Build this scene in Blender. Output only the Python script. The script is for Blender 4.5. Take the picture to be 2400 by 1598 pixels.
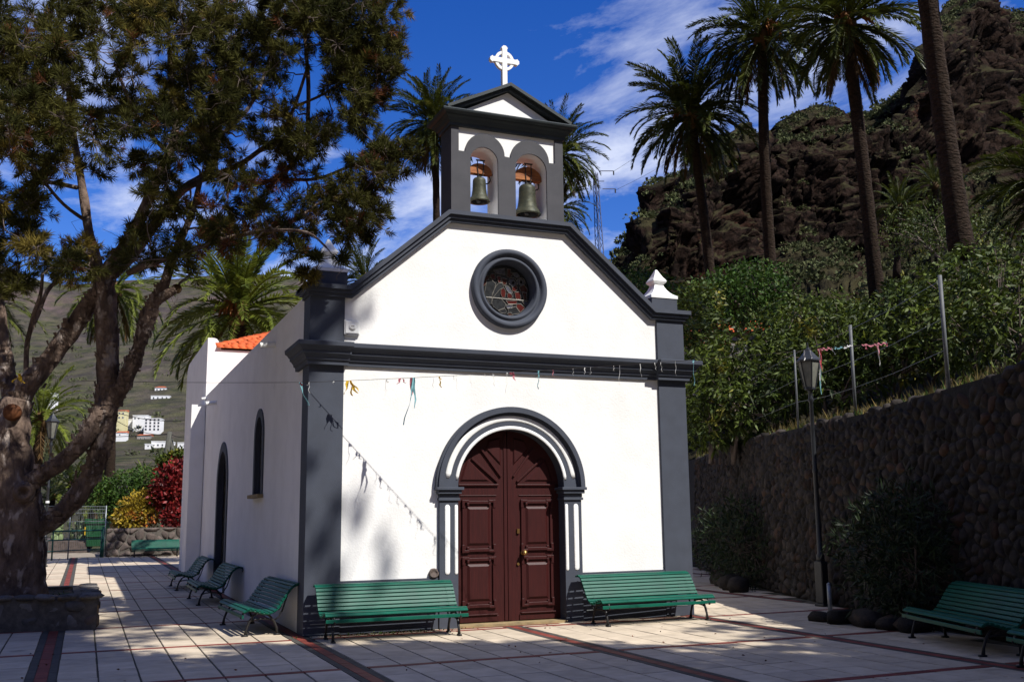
import bpy, bmesh, math, random
import numpy as np
from math import sin, cos, pi, sqrt, atan2, radians
from mathutils import Vector, Matrix, noise as mnoise
from mathutils.geometry import tessellate_polygon

for o in list(bpy.data.objects):
    bpy.data.objects.remove(o, do_unlink=True)
scene = bpy.context.scene
COL = scene.collection
rnd = random.Random(11)

# ------------------------------------------------------------------ camera
CAM = np.array([-2.895, -14.636, 1.65])
YAW, PITCH, ROLL, FPX = .3951, .1687, -.0112, 2380.0       # focal length in pixels of a 2400 px wide picture
FW = np.array([sin(YAW)*cos(PITCH), cos(YAW)*cos(PITCH), sin(PITCH)])
_r = np.array([cos(YAW), -sin(YAW), 0.0]); _u = np.cross(_r, FW)
RT = cos(ROLL)*_r + sin(ROLL)*_u
UP = -sin(ROLL)*_r + cos(ROLL)*_u
cd = bpy.data.cameras.new('camera'); cam = bpy.data.objects.new('camera', cd); COL.objects.link(cam)
cd.sensor_width = 36; cd.lens = 36*FPX/2400; cd.clip_start = .1; cd.clip_end = 12000
mw = Matrix.Identity(4)
for i in range(3):
    mw[i][0], mw[i][1], mw[i][2], mw[i][3] = RT[i], UP[i], -FW[i], CAM[i]
cam.matrix_world = mw
scene.camera = cam

def ray(px, py):
    return FW + RT*(px-1200)/FPX - UP*(py-799)/FPX
def at(px, py, d=None, x=None, y=None, z=None):
    """the point of the place seen at a photograph pixel, at a known distance or on a known plane"""
    r = ray(px, py)
    if d is not None: t = d
    elif x is not None: t = (x-CAM[0])/r[0]
    elif y is not None: t = (y-CAM[1])/r[1]
    else: t = (z-CAM[2])/r[2]
    return Vector(CAM + t*r)
DS = 1.0191

# ------------------------------------------------------------------ world, sun, exposure
SUN = Vector((.55, -1.0, 1.33)).normalized()
SUN_EL = math.asin(SUN.z); SUN_AZ = atan2(SUN.x, SUN.y)
w = bpy.data.worlds.new('World'); scene.world = w; w.use_nodes = True
nt = w.node_tree; nt.nodes.clear()
def N(t, kind, **kw):
    n = t.nodes.new(kind)
    for k, v in kw.items():
        if k in n.inputs: n.inputs[k].default_value = v
        else: setattr(n, k, v)
    return n
wo = N(nt, 'ShaderNodeOutputWorld'); bg = N(nt, 'ShaderNodeBackground'); bg.inputs[1].default_value = .0505
sky = N(nt, 'ShaderNodeTexSky', sky_type='NISHITA', sun_disc=False, sun_elevation=SUN_EL, sun_rotation=SUN_AZ)
sky.altitude = 300; sky.air_density = .9; sky.dust_density = .15; sky.ozone_density = 3.0
hs = N(nt, 'ShaderNodeHueSaturation'); hs.inputs['Saturation'].default_value = 1.37; hs.inputs['Value'].default_value = 2.25; hs.inputs['Hue'].default_value = .522
nt.links.new(sky.outputs[0], hs.inputs['Color'])
tc = N(nt, 'ShaderNodeTexCoord')
sep = N(nt, 'ShaderNodeSeparateXYZ'); nt.links.new(tc.outputs['Generated'], sep.inputs[0])
mx = N(nt, 'ShaderNodeMath', operation='MAXIMUM'); mx.inputs[1].default_value = .04; nt.links.new(sep.outputs['Z'], mx.inputs[0])
dv = N(nt, 'ShaderNodeVectorMath', operation='DIVIDE')
cmb = N(nt, 'ShaderNodeCombineXYZ')
for i in range(3): nt.links.new(mx.outputs[0], cmb.inputs[i])
nt.links.new(tc.outputs['Generated'], dv.inputs[0]); nt.links.new(cmb.outputs[0], dv.inputs[1])
mp = N(nt, 'ShaderNodeMapping'); mp.inputs['Location'].default_value = (18.493, -1.412, 0); mp.inputs['Scale'].default_value = (1.0, .55, 0); mp.inputs['Rotation'].default_value = (0, 0, .5)
nt.links.new(dv.outputs[0], mp.inputs[0])
n1 = N(nt, 'ShaderNodeTexNoise'); n1.inputs['Scale'].default_value = 3.4; n1.inputs['Detail'].default_value = 8; n1.inputs['Roughness'].default_value = .62; n1.inputs['Distortion'].default_value = .35
nt.links.new(mp.outputs[0], n1.inputs['Vector'])
n2 = N(nt, 'ShaderNodeTexNoise'); n2.inputs['Scale'].default_value = .9; n2.inputs['Detail'].default_value = 2
nt.links.new(mp.outputs[0], n2.inputs['Vector'])
ad = N(nt, 'ShaderNodeMath', operation='MULTIPLY_ADD'); nt.links.new(n1.outputs[0], ad.inputs[0]); ad.inputs[1].default_value = .62
nt.links.new(n2.outputs[0], ad.inputs[2])
cr = N(nt, 'ShaderNodeValToRGB'); cr.color_ramp.elements[0].position = .785; cr.color_ramp.elements[0].color = (0, 0, 0, 1)
cr.color_ramp.elements[1].position = 1.62; cr.color_ramp.elements[1].color = (.85, .85, .85, 1)
nt.links.new(ad.outputs[0], cr.inputs[0])
cm = N(nt, 'ShaderNodeMix', data_type='RGBA'); nt.links.new(cr.outputs[0], cm.inputs[0]); nt.links.new(hs.outputs[0], cm.inputs[6])
cm.inputs[7].default_value = (11.5, 12.5, 15.5, 1)
nt.links.new(cm.outputs[2], bg.inputs[0]); nt.links.new(bg.outputs[0], wo.inputs[0])

sl = bpy.data.lights.new('sun', 'SUN'); sl.energy = 5.0; sl.angle = radians(.53); sl.color = (1, .968, .915)
so = bpy.data.objects.new('sun', sl); COL.objects.link(so); so.rotation_euler = SUN.to_track_quat('Z', 'Y').to_euler()
so.location = SUN*60
vs = scene.view_settings; vs.view_transform = 'Standard'; vs.look = 'None'; vs.gamma = 1; vs.use_curve_mapping = False
vs.exposure = .44
scene.render.engine = 'CYCLES'
scene.cycles.max_bounces = 6; scene.cycles.diffuse_bounces = 3; scene.cycles.glossy_bounces = 2; scene.cycles.transmission_bounces = 4; scene.cycles.transparent_max_bounces = 6
scene.cycles.use_denoising = True

# ------------------------------------------------------------------ materials
def M(name, c1, c2=None, rough=.8, scale=6.0, detail=4, bump=0.0, bscale=40.0, spec=.3, island=0.0, objvar=0.0, trans=0.0, metal=0.0, stretch=(1, 1, 1), lo=.35, hi=.65, c3=None, c3at=.62, c3scale=3.0, coat=0.0, world=False):
    m = bpy.data.materials.new(name); m.use_nodes = True
    t = m.node_tree; b = t.nodes['Principled BSDF']; out = t.nodes['Material Output']
    b.inputs['Roughness'].default_value = rough; b.inputs['Specular IOR Level'].default_value = spec; b.inputs['Metallic'].default_value = metal
    b.inputs['Coat Weight'].default_value = coat
    tx = N(t, 'ShaderNodeTexCoord'); src = tx.outputs['Object']
    if world:
        g = N(t, 'ShaderNodeNewGeometry'); src = g.outputs['Position']
    mpn = N(t, 'ShaderNodeMapping'); mpn.inputs['Scale'].default_value = stretch; t.links.new(src, mpn.inputs[0])
    if objvar:                                            # every copy gets its own patch of the texture
        oi = N(t, 'ShaderNodeObjectInfo'); mu = N(t, 'ShaderNodeMath', operation='MULTIPLY'); mu.inputs[1].default_value = 57.0
        t.links.new(oi.outputs['Random'], mu.inputs[0]); t.links.new(mu.outputs[0], mpn.inputs['Location'])
    c2 = c2 or tuple(x*.8 for x in c1)
    nz = N(t, 'ShaderNodeTexNoise'); nz.inputs['Scale'].default_value = scale; nz.inputs['Detail'].default_value = detail; nz.inputs['Roughness'].default_value = .6
    t.links.new(mpn.outputs[0], nz.inputs['Vector'])
    mr = N(t, 'ShaderNodeMapRange'); mr.inputs[1].default_value = lo; mr.inputs[2].default_value = hi; t.links.new(nz.outputs[0], mr.inputs[0])
    mix = N(t, 'ShaderNodeMix', data_type='RGBA'); mix.inputs[6].default_value = (*c1, 1); mix.inputs[7].default_value = (*c2, 1)
    t.links.new(mr.outputs[0], mix.inputs[0]); col = mix.outputs[2]
    if c3:
        nz3 = N(t, 'ShaderNodeTexNoise'); nz3.inputs['Scale'].default_value = c3scale; nz3.inputs['Detail'].default_value = 5
        t.links.new(mpn.outputs[0], nz3.inputs['Vector'])
        mr3 = N(t, 'ShaderNodeMapRange'); mr3.inputs[1].default_value = c3at; mr3.inputs[2].default_value = c3at+.08; t.links.new(nz3.outputs[0], mr3.inputs[0])
        mx3 = N(t, 'ShaderNodeMix', data_type='RGBA'); t.links.new(mr3.outputs[0], mx3.inputs[0]); t.links.new(col, mx3.inputs[6]); mx3.inputs[7].default_value = (*c3, 1); col = mx3.outputs[2]
    if island or objvar:
        val = None
        if island:
            ge = N(t, 'ShaderNodeNewGeometry'); val = ge.outputs['Random Per Island']; amt = island
        if objvar:
            oi2 = N(t, 'ShaderNodeObjectInfo')
            if val is not None:
                s_ = N(t, 'ShaderNodeMath', operation='ADD'); t.links.new(val, s_.inputs[0]); t.links.new(oi2.outputs['Random'], s_.inputs[1])
                f_ = N(t, 'ShaderNodeMath', operation='FRACT'); t.links.new(s_.outputs[0], f_.inputs[0]); val = f_.outputs[0]
            else: val = oi2.outputs['Random']
            amt = max(island, objvar)
        rm = N(t, 'ShaderNodeMapRange'); rm.inputs[3].default_value = 1-amt; rm.inputs[4].default_value = 1+amt; t.links.new(val, rm.inputs[0])
        vm = N(t, 'ShaderNodeVectorMath', operation='SCALE'); t.links.new(col, vm.inputs[0]); t.links.new(rm.outputs[0], vm.inputs['Scale']); col = vm.outputs[0]
    t.links.new(col, b.inputs['Base Color'])
    if bump:
        nb = N(t, 'ShaderNodeTexNoise'); nb.inputs['Scale'].default_value = bscale; nb.inputs['Detail'].default_value = 5; t.links.new(mpn.outputs[0], nb.inputs['Vector'])
        bp = N(t, 'ShaderNodeBump'); bp.inputs['Strength'].default_value = 1; bp.inputs['Distance'].default_value = bump
        t.links.new(nb.outputs[0], bp.inputs['Height']); t.links.new(bp.outputs[0], b.inputs['Normal'])
    if trans:
        tr = N(t, 'ShaderNodeBsdfTranslucent'); t.links.new(col, tr.inputs[0])
        ms = N(t, 'ShaderNodeMixShader'); ms.inputs[0].default_value = trans
        t.links.new(b.outputs[0], ms.inputs[1]); t.links.new(tr.outputs[0], ms.inputs[2]); t.links.new(ms.outputs[0], out.inputs[0])
    return m

MT = {}
def mk(k, *a, **kw): MT[k] = M(k, *a, **kw)
mk('white_stucco', (.80, .79, .76), (.73, .72, .69), rough=.9, scale=1.6, bump=.004, bscale=40, spec=.15, lo=.42, hi=.72)
mk('white_paint', (.80, .80, .78), (.74, .74, .71), rough=.7, scale=9, bump=.002, bscale=60, spec=.2)
mk('grey_paint', (.056, .064, .084), (.048, .054, .070), rough=.72, scale=3.0, bump=.002, bscale=70, spec=.25)
mk('belfry_paint', (.075, .074, .080), (.062, .062, .068), rough=.8, scale=3, bump=.002, bscale=70, spec=.2)
mk('dark_moulding', (.032, .040, .042), (.025, .032, .035), rough=.6, scale=4, bump=.002, spec=.3)
mk('door_wood', (.042, .0070, .0065), (.029, .0050, .0048), rough=.5, scale=5, stretch=(9, 9, .7), bump=.002, bscale=14, spec=.25)
mk('brass', (.42, .25, .09), (.30, .17, .06), rough=.35, metal=.9)
mk('bronze', (.060, .060, .036), (.036, .040, .028), rough=.55, scale=14, metal=.35, bump=.003, c3=(.09, .10, .07), c3scale=9)
mk('yoke_wood', (.36, .13, .035), (.20, .065, .02), rough=.6, scale=6, stretch=(1, 1, 9), bump=.003)
mk('black_iron', (.012, .012, .013), (.018, .016, .015), rough=.5, scale=20, spec=.4, bump=.001)
mk('bench_green', (.001, .092, .056), (.002, .066, .043), rough=.46, scale=4, stretch=(1, 6, 6), spec=.24, coat=.03, bump=.0008, bscale=25)
mk('lamp_black', (.014, .016, .019), (.02, .022, .026), rough=.45, spec=.45)
mk('dark_glass', (.012, .014, .016), (.02, .022, .024), rough=.12, spec=.6, scale=2)
mk('slab', (.53, .445, .335), (.42, .35, .262), rough=.9, scale=3.5, bump=.002, bscale=120, spec=.15, objvar=.10, c3=(.30, .25, .19), c3at=.66, c3scale=1.7, world=True)
mk('slab_far', (.53, .445, .335), (.42, .35, .262), rough=.9, scale=3.5, bump=.002, bscale=120, spec=.15, island=.10, c3=(.30, .25, .19), c3at=.66, c3scale=1.7, world=True)
mk('joint', (.10, .085, .06), (.055, .05, .035), rough=1, scale=5, bump=.003, world=True, c3=(.05, .07, .02), c3at=.62)
mk('red_tile', (.21, .045, .030), (.13, .028, .020), rough=.75, scale=6, bump=.002, objvar=.15, island=.18)
mk('dark_tile', (.075, .068, .058), (.05, .046, .04), rough=.9, scale=8, bump=.003, island=.1)
mk('threshold_stone', (.33, .24, .12), (.22, .17, .09), rough=.85, scale=7, bump=.003)
mk('stone', (.043, .036, .031), (.023, .020, .018), rough=.92, scale=7, bump=.012, bscale=16, spec=.15, objvar=.45, c3=(.052, .036, .027), c3at=.57, c3scale=1.1)
mk('stone_red', (.058, .034, .024), (.034, .023, .018), rough=.92, scale=7, bump=.012, bscale=16, spec=.15, objvar=.35)
mk('stone_bulk', (.043, .036, .031), (.023, .020, .018), rough=.92, scale=7, bump=.012, bscale=16, spec=.15, island=.5, c3=(.056, .036, .026), c3at=.56, c3scale=2.1)
mk('mortar', (.020, .018, .016), (.012, .011, .010), rough=1, scale=10, bump=.02, bscale=20)
mk('planter_stone', (.17, .155, .138), (.09, .084, .078), rough=.9, scale=6, bump=.01, bscale=22, objvar=.35, c3=(.24, .16, .08), c3at=.60, c3scale=1.3)
mk('planter_mortar', (.12, .105, .086), (.07, .062, .054), rough=1, scale=12, bump=.01, bscale=30)
mk('low_stone', (.115, .088, .074), (.062, .050, .044), rough=.9, scale=4, bump=.015, bscale=14, objvar=.35)
mk('soil', (.045, .030, .018), (.025, .018, .011), rough=1, scale=8, bump=.02, bscale=25, c3=(.03, .05, .012), c3at=.6)
mk('bark', (.18, .128, .098), (.060, .042, .034), rough=.95, scale=5, stretch=(1, 1, .45), bump=.07, bscale=15, spec=.1, c3=(.30, .25, .215), c3at=.57, c3scale=6)
mk('twig_bark', (.15, .115, .095), (.08, .060, .050), rough=.9, scale=6)
mk('pine_needles', (.085, .080, .019), (.034, .038, .012), rough=.85, scale=.9, island=.55, trans=.28, spec=.06, c3=(.15, .115, .026), c3at=.56, c3scale=.7)
mk('dead_needles', (.15, .050, .014), (.08, .028, .010), rough=.8, scale=2, island=.5, trans=.2)
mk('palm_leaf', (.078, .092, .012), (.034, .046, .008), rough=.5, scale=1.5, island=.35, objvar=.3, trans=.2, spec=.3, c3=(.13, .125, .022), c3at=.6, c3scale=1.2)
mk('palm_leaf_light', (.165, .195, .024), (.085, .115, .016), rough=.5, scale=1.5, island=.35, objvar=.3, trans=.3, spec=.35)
mk('palm_dead', (.16, .095, .035), (.09, .05, .02), rough=.8, scale=3, island=.4, objvar=.3, trans=.2)
mk('palm_trunk', (.042, .028, .020), (.020, .014, .010), rough=.95, scale=6, stretch=(1, 1, 2.2), bump=.08, bscale=9, spec=.1)
mk('palm_fruit', (.30, .12, .022), (.20, .07, .015), rough=.6, scale=10, bump=.01)
mk('mango_leaf', (.080, .108, .013), (.026, .044, .007), rough=.55, scale=.8, island=.6, trans=.22, spec=.25, c3=(.17, .15, .018), c3at=.60, c3scale=.9)
mk('bright_leaf', (.050, .100, .012), (.026, .058, .008), rough=.6, scale=.9, island=.45, trans=.25, spec=.25, c3=(.10, .12, .016), c3at=.6)
mk('oleander_leaf', (.022, .038, .012), (.012, .022, .008), rough=.55, scale=2, island=.45, trans=.15, spec=.25)
mk('croton_red', (.21, .014, .013), (.095, .009, .010), rough=.5, scale=2.5, island=.55, trans=.2, c3=(.22, .05, .025), c3at=.6, c3scale=4)
mk('croton_yellow', (.38, .27, .025), (.18, .13, .016), rough=.5, scale=3, island=.5, trans=.25, c3=(.32, .085, .02), c3at=.58, c3scale=1.2)
mk('dry_grass', (.20, .14, .045), (.10, .085, .025), rough=.9, scale=2, island=.5, trans=.25)
mk('scrub_leaf', (.105, .115, .050), (.050, .060, .026), rough=.9, scale=.15, island=.5, trans=.1, spec=.1)
mk('cactus', (.17, .22, .10), (.11, .15, .06), rough=.6, scale=3, island=.35)
mk('cactus_pale', (.17, .20, .085), (.095, .12, .05), rough=.75, scale=.2, island=.4, spec=.15)
mk('roof_tile', (.62, .125, .030), (.46, .085, .024), rough=.75, scale=7, bump=.004, objvar=.16)
mk('roof_tile_far', (.45, .12, .045), (.34, .08, .03), rough=.8, scale=2, island=.2)
mk('house_white', (.78, .77, .74), (.70, .69, .66), rough=.9, scale=.3)
mk('house_yellow', (.66, .60, .34), (.58, .52, .28), rough=.9, scale=.3)
mk('house_grey', (.32, .30, .27), (.24, .22, .2), rough=.9, scale=.5)
mk('house_glass', (.03, .035, .045), (.05, .055, .065), rough=.2)
mk('galvanised', (.30, .32, .33), (.22, .24, .25), rough=.45, metal=.6, scale=10)
mk('post_grey', (.125, .13, .135), (.085, .09, .095), rough=.6, scale=10)
mk('gate_green', (.010, .072, .060), (.008, .05, .042), rough=.5, scale=8)
mk('bin_green', (.014, .085, .032), (.010, .062, .024), rough=.45, scale=4)
mk('post_wood', (.10, .10, .085), (.06, .06, .05), rough=.9, scale=6, stretch=(4, 4, .5))
mk('pylon_steel', (.10, .10, .14), (.08, .08, .11), rough=.6, metal=.3)
mk('wire', (.02, .02, .02), rough=.6)
mk('twine', (.035, .028, .025), rough=.9)
for k, c in dict(yellow=(.75, .50, .03), pink=(.70, .25, .30), blue=(.28, .58, .62), red=(.50, .04, .06), white=(.75, .74, .72)).items():
    mk('ribbon_'+k, c, tuple(x*.8 for x in c), rough=.7, trans=.3, scale=12)
mk('glass_amber', (.060, .015, .008), (.035, .009, .006), rough=.22, spec=.6, scale=9)
mk('glass_red', (.085, .012, .009), (.05, .008, .006), rough=.22, spec=.6, scale=9)
mk('glass_smoke', (.030, .032, .034), (.016, .017, .018), rough=.22, spec=.6, scale=14)
mk('glass_clear', (.11, .115, .15), (.03, .03, .04), rough=.3, spec=.6, scale=18, stretch=(3, 1, 1))
mk('lead_line', (.26, .24, .21), (.17, .16, .14), rough=.5, metal=.3)
mk('lamp_glass', (.30, .30, .25), (.20, .20, .17), rough=.3, trans=.4)
mk('path_ground', (.30, .255, .20), (.18, .15, .12), rough=1, scale=2.5, bump=.02, bscale=8, world=True)
mk('ground_earth', (.12, .095, .065), (.075, .06, .045), rough=1, scale=.4, world=True, bump=.03, bscale=3)

def terrain_mat(name, rock, rock2, green, green2, red, steep=.72, sc=.05, strata=False):
    m = bpy.data.materials.new(name); m.use_nodes = True; t = m.node_tree; b = t.nodes['Principled BSDF']
    b.inputs['Roughness'].default_value = 1; b.inputs['Specular IOR Level'].default_value = .05
    g = N(t, 'ShaderNodeNewGeometry')
    def noi(s, d=6, r=.6):
        n = N(t, 'ShaderNodeTexNoise'); n.inputs['Scale'].default_value = s; n.inputs['Detail'].default_value = d; n.inputs['Roughness'].default_value = r
        t.links.new(g.outputs['Position'], n.inputs['Vector']); return n
    def ramp(src, a, b_):
        r = N(t, 'ShaderNodeMapRange'); r.inputs[1].default_value = a; r.inputs[2].default_value = b_; t.links.new(src, r.inputs[0]); return r.outputs[0]
    def mix(f, a, b_):
        x = N(t, 'ShaderNodeMix', data_type='RGBA'); t.links.new(f, x.inputs[0])
        for i, v in ((6, a), (7, b_)):
            if isinstance(v, tuple): x.inputs[i].default_value = (*v, 1)
            else: t.links.new(v, x.inputs[i])
        return x.outputs[2]
    rk = mix(ramp(noi(sc*6).outputs[0], .38, .62), rock, rock2)
    rk = mix(ramp(noi(sc*1.6).outputs[0], .57, .66), rk, red)
    if strata:
        mpx = N(t, 'ShaderNodeMapping'); mpx.inputs['Scale'].default_value = (.05, .05, 1.0); t.links.new(g.outputs['Position'], mpx.inputs[0])
        ns = N(t, 'ShaderNodeTexNoise'); ns.inputs['Scale'].default_value = .55; ns.inputs['Detail'].default_value = 5; t.links.new(mpx.outputs[0], ns.inputs['Vector'])
        rk = mix(ramp(ns.outputs[0], .45, .6), rk, tuple(c*1.35 for c in rock))
    if strata:
        vo = N(t, 'ShaderNodeTexVoronoi', feature='DISTANCE_TO_EDGE'); vo.inputs['Scale'].default_value = .55
        dn = noi(.8, 4); dm = N(t, 'ShaderNodeVectorMath', operation='MULTIPLY_ADD'); t.links.new(dn.outputs['Color'], dm.inputs[0]); dm.inputs[1].default_value = (1.6, 1.6, 1.6); t.links.new(g.outputs['Position'], dm.inputs[2]); t.links.new(dm.outputs[0], vo.inputs['Vector'])
        rk = mix(ramp(vo.outputs['Distance'], .0, .10), tuple(c*.35 for c in rock2), rk)
        rk = mix(ramp(noi(1.3, 6, .7).outputs[0], .52, .64), rk, tuple(c*1.7 for c in rock))
    gr = mix(ramp(noi(sc*9).outputs[0], .4, .6), green, green2)
    sp = N(t, 'ShaderNodeSeparateXYZ'); t.links.new(g.outputs['Normal'], sp.inputs[0])
    nn = N(t, 'ShaderNodeMath', operation='MULTIPLY_ADD'); t.links.new(noi(sc*4).outputs[0], nn.inputs[0]); nn.inputs[1].default_value = .7; t.links.new(sp.outputs['Z'], nn.inputs[2])
    f = ramp(nn.outputs[0], steep+.26, steep+.50)
    t.links.new(mix(f, rk, gr), b.inputs['Base Color'])
    bp = N(t, 'ShaderNodeBump'); bp.inputs['Distance'].default_value = .05/sc; bp.inputs['Strength'].default_value = .7
    ba = N(t, 'ShaderNodeMath', operation='MULTIPLY_ADD'); t.links.new(noi(sc*60, 6, .7).outputs[0], ba.inputs[0]); ba.inputs[1].default_value = .35; t.links.new(noi(sc*12, 8, .65).outputs[0], ba.inputs[2])
    t.links.new(ba.outputs[0], bp.inputs['Height']); t.links.new(bp.outputs[0], b.inputs['Normal'])
    return m
MT['crag'] = terrain_mat('crag', (.020, .0125, .0095), (.006, .0045, .004), (.042, .037, .018), (.022, .019, .011), (.050, .020, .012), .52, .055, True)
MT['valley'] = terrain_mat('valley', (.100, .078, .070), (.046, .038, .037), (.082, .080, .040), (.034, .038, .022), (.120, .082, .078), .90, .009)

# ------------------------------------------------------------------ mesh helpers
class MB:
    def __init__(s): s.v = []; s.f = []
    def add(s, vs_, fs):
        b = len(s.v); s.v += [tuple(p) for p in vs_]; s.f += [tuple(b+i for i in f) for f in fs]; return s
    def box(s, x0, x1, y0, y1, z0, z1):
        return s.add([(x0,y0,z0),(x1,y0,z0),(x1,y1,z0),(x0,y1,z0),(x0,y0,z1),(x1,y0,z1),(x1,y1,z1),(x0,y1,z1)],
                     [(0,3,2,1),(4,5,6,7),(0,1,5,4),(1,2,6,5),(2,3,7,6),(3,0,4,7)])
    def obox(s, c, ax, ay, az, hx, hy, hz):
        c = Vector(c); P = []
        for k in (-1, 1):
            for (i, j) in ((-1,-1),(1,-1),(1,1),(-1,1)): P.append(c+ax*(i*hx)+ay*(j*hy)+az*(k*hz))
        return s.add(P, [(0,3,2,1),(4,5,6,7),(0,1,5,4),(1,2,6,5),(2,3,7,6),(3,0,4,7)])
    def prism(s, outer, a0, a1, holes=(), axis='y', back=True):
        """polygon in the plane across axis ('y': x,z  'x': y,z  'z': x,y) from a0 to a1, with holes"""
        def dd(l):
            r_ = [p for i, p in enumerate(l) if abs(p[0]-l[i-1][0])+abs(p[1]-l[i-1][1]) > 1e-5]
            return r_
        loops = [dd(l) for l in [outer]+list(holes)]
        def p3(p, a): return {'y': (p[0], a, p[1]), 'x': (a, p[0], p[1]), 'z': (p[0], p[1], a)}[axis]
        tri = tessellate_polygon([[Vector((p[0], p[1], 0)) for p in l] for l in loops])
        flat = [p for l in loops for p in l]; n = len(flat)
        s_v = [p3(p, a0) for p in flat]+[p3(p, a1) for p in flat]; fs = [tuple(t_) for t_ in tri]
        if back: fs += [tuple(n+i for i in reversed(t_)) for t_ in tri]
        o = 0
        for l in loops:
            m = len(l)
            for i in range(m): fs.append((o+i, o+(i+1) % m, n+o+(i+1) % m, n+o+i))
            o += m
        return s.add(s_v, fs)
    def tube(s, pts, rad, n=8, cap=True):
        pts = [Vector(p) for p in pts]; k = len(pts)
        if not hasattr(rad, '__len__'): rad = [rad]*k
        ref = None; P = []
        for i, p in enumerate(pts):
            d = (pts[min(i+1, k-1)]-pts[max(i-1, 0)]).normalized()
            if ref is None: ref = d.orthogonal().normalized()
            ref = (ref-d*ref.dot(d)); ref = ref.normalized() if ref.length > 1e-6 else d.orthogonal().normalized()
            bi = d.cross(ref)
            for j in range(n): a = 2*pi*j/n; P.append(p+(ref*cos(a)+bi*sin(a))*rad[i])
        F = [(i*n+j, i*n+(j+1) % n, (i+1)*n+(j+1) % n, (i+1)*n+j) for i in range(k-1) for j in range(n)]
        if cap: F += [tuple(reversed(range(n))), tuple((k-1)*n+j for j in range(n))]
        return s.add(P, F)
    def lathe(s, prof, c=(0,0,0), n=24, axis='z', a0=0.0, closed=True):
        P = []
        for (r, h) in prof:
            for j in range(n):
                a = a0+2*pi*j/n
                if axis == 'z': P.append((c[0]+r*cos(a), c[1]+r*sin(a), c[2]+h))
                else: P.append((c[0]+r*cos(a), c[1]+h, c[2]+r*sin(a)))
        F = [(i*n+j, i*n+(j+1) % n, (i+1)*n+(j+1) % n, (i+1)*n+j) for i in range(len(prof)-1) for j in range(n)]
        if closed: F += [tuple(reversed(range(n))), tuple((len(prof)-1)*n+j for j in range(n))]
        return s.add(P, F)
    def sweep(s, path_of, prof):
        """path_of(o) gives the polyline at offset o; prof = [(o, z)]"""
        rows = [[(p[0], p[1], z) for p in path_of(o)] for o, z in prof]; m = len(rows[0]); P = [p for r_ in rows for p in r_]
        F = [(i*m+j, i*m+j+1, (i+1)*m+j+1, (i+1)*m+j) for i in range(len(rows)-1) for j in range(m-1)]
        F += [tuple(i*m for i in range(len(rows)))[::-1], tuple(i*m+m-1 for i in range(len(rows)))]
        return s.add(P, F)
    def mesh(s, name, mat, smooth=False):
        me = bpy.data.meshes.new(name); me.from_pydata(s.v, [], s.f); me.materials.append(MT[mat])
        if smooth: me.polygons.foreach_set('use_smooth', [True]*len(me.polygons))
        bm = bmesh.new(); bm.from_mesh(me); bmesh.ops.recalc_face_normals(bm, faces=bm.faces); bm.to_mesh(me); bm.free()
        me.update(); return me
    def build(s, name, mat, parent=None, smooth=False, bevel=0):
        o = put(name, s.mesh(name, mat, smooth), parent)
        if bevel:
            b = o.modifiers.new('edge', 'BEVEL'); b.width = bevel; b.segments = 2; b.limit_method = 'ANGLE'; b.angle_limit = radians(40)
        return o
def put(name, me, parent=None):
    o = bpy.data.objects.new(name, me); COL.objects.link(o)
    if parent is not None: o.parent = parent
    return o
def npmesh(name, V, F, mat, smooth=False):
    """V (n,3) array, F (m,k) array of same-sized faces"""
    me = bpy.data.meshes.new(name); V = np.asarray(V, np.float32); F = np.asarray(F, np.int32); k = F.shape[1]
    me.vertices.add(len(V)); me.vertices.foreach_set('co', V.ravel())
    me.loops.add(F.size); me.loops.foreach_set('vertex_index', F.ravel())
    me.polygons.add(len(F)); me.polygons.foreach_set('loop_start', np.arange(0, F.size, k, dtype=np.int32))
    if smooth: me.polygons.foreach_set('use_smooth', np.ones(len(F), bool))
    me.materials.append(MT[mat]); me.update(calc_edges=True); me.validate(); return me
def tag(o, label=None, cat=None, group=None, kind=None):
    if label: o['label'] = label
    if cat: o['category'] = cat
    if group: o['group'] = group
    if kind: o['kind'] = kind
    return o
def thing(name, label, cat, loc=(0,0,0), rz=0.0, group=None):
    o = bpy.data.objects.new(name, None); COL.objects.link(o); o.location = loc; o.rotation_euler = (0, 0, rz); o.empty_display_size = .2
    return tag(o, label, cat, group)
def kids(o): return [c for c in bpy.data.objects if c.parent is o]
def copy_thing(root, loc, rz, label, group=None):
    r = root.copy(); COL.objects.link(r); r.location = loc; r.rotation_euler = (0, 0, rz); r['label'] = label
    if group: r['group'] = group
    for ch in kids(root):
        c = ch.copy(); COL.objects.link(c); c.parent = r
        for g in kids(ch):
            d = g.copy(); COL.objects.link(d); d.parent = c
    return r
def arcpts(cx, cz, r, a0, a1, n):
    return [(cx+r*cos(radians(a0+(a1-a0)*i/n)), cz+r*sin(radians(a0+(a1-a0)*i/n))) for i in range(n+1)]
def ribbon_faces(C, D, Wd, tipw=0.0):
    """leaf blades as quads: base C, direction D (with length), half width vector Wd -> V, F (quads)"""
    n = len(C); V = np.empty((n, 4, 3)); mid = C+D*.45
    V[:, 0] = C; V[:, 1] = mid+Wd; V[:, 2] = C+D; V[:, 3] = mid-Wd
    F = np.arange(n*4).reshape(n, 4); return V.reshape(-1, 3), F
def runit(rs, n):
    v = rs.normal(size=(n, 3)); return v/np.linalg.norm(v, axis=1)[:, None]
def perp(rs, D):
    r = rs.normal(size=D.shape); p = np.cross(D, r); return p/np.maximum(np.linalg.norm(p, axis=1)[:, None], 1e-9)

# ================================================================== SETTING
# far ground sheet to the horizon
npo = npmesh('ground', [(-4000,-4000,-.5),(4000,-4000,-.5),(4000,6000,-.5),(-4000,6000,-.5)], [(0,1,2,3)], 'ground_earth')
tag(put('ground', npo), kind='structure')
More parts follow.
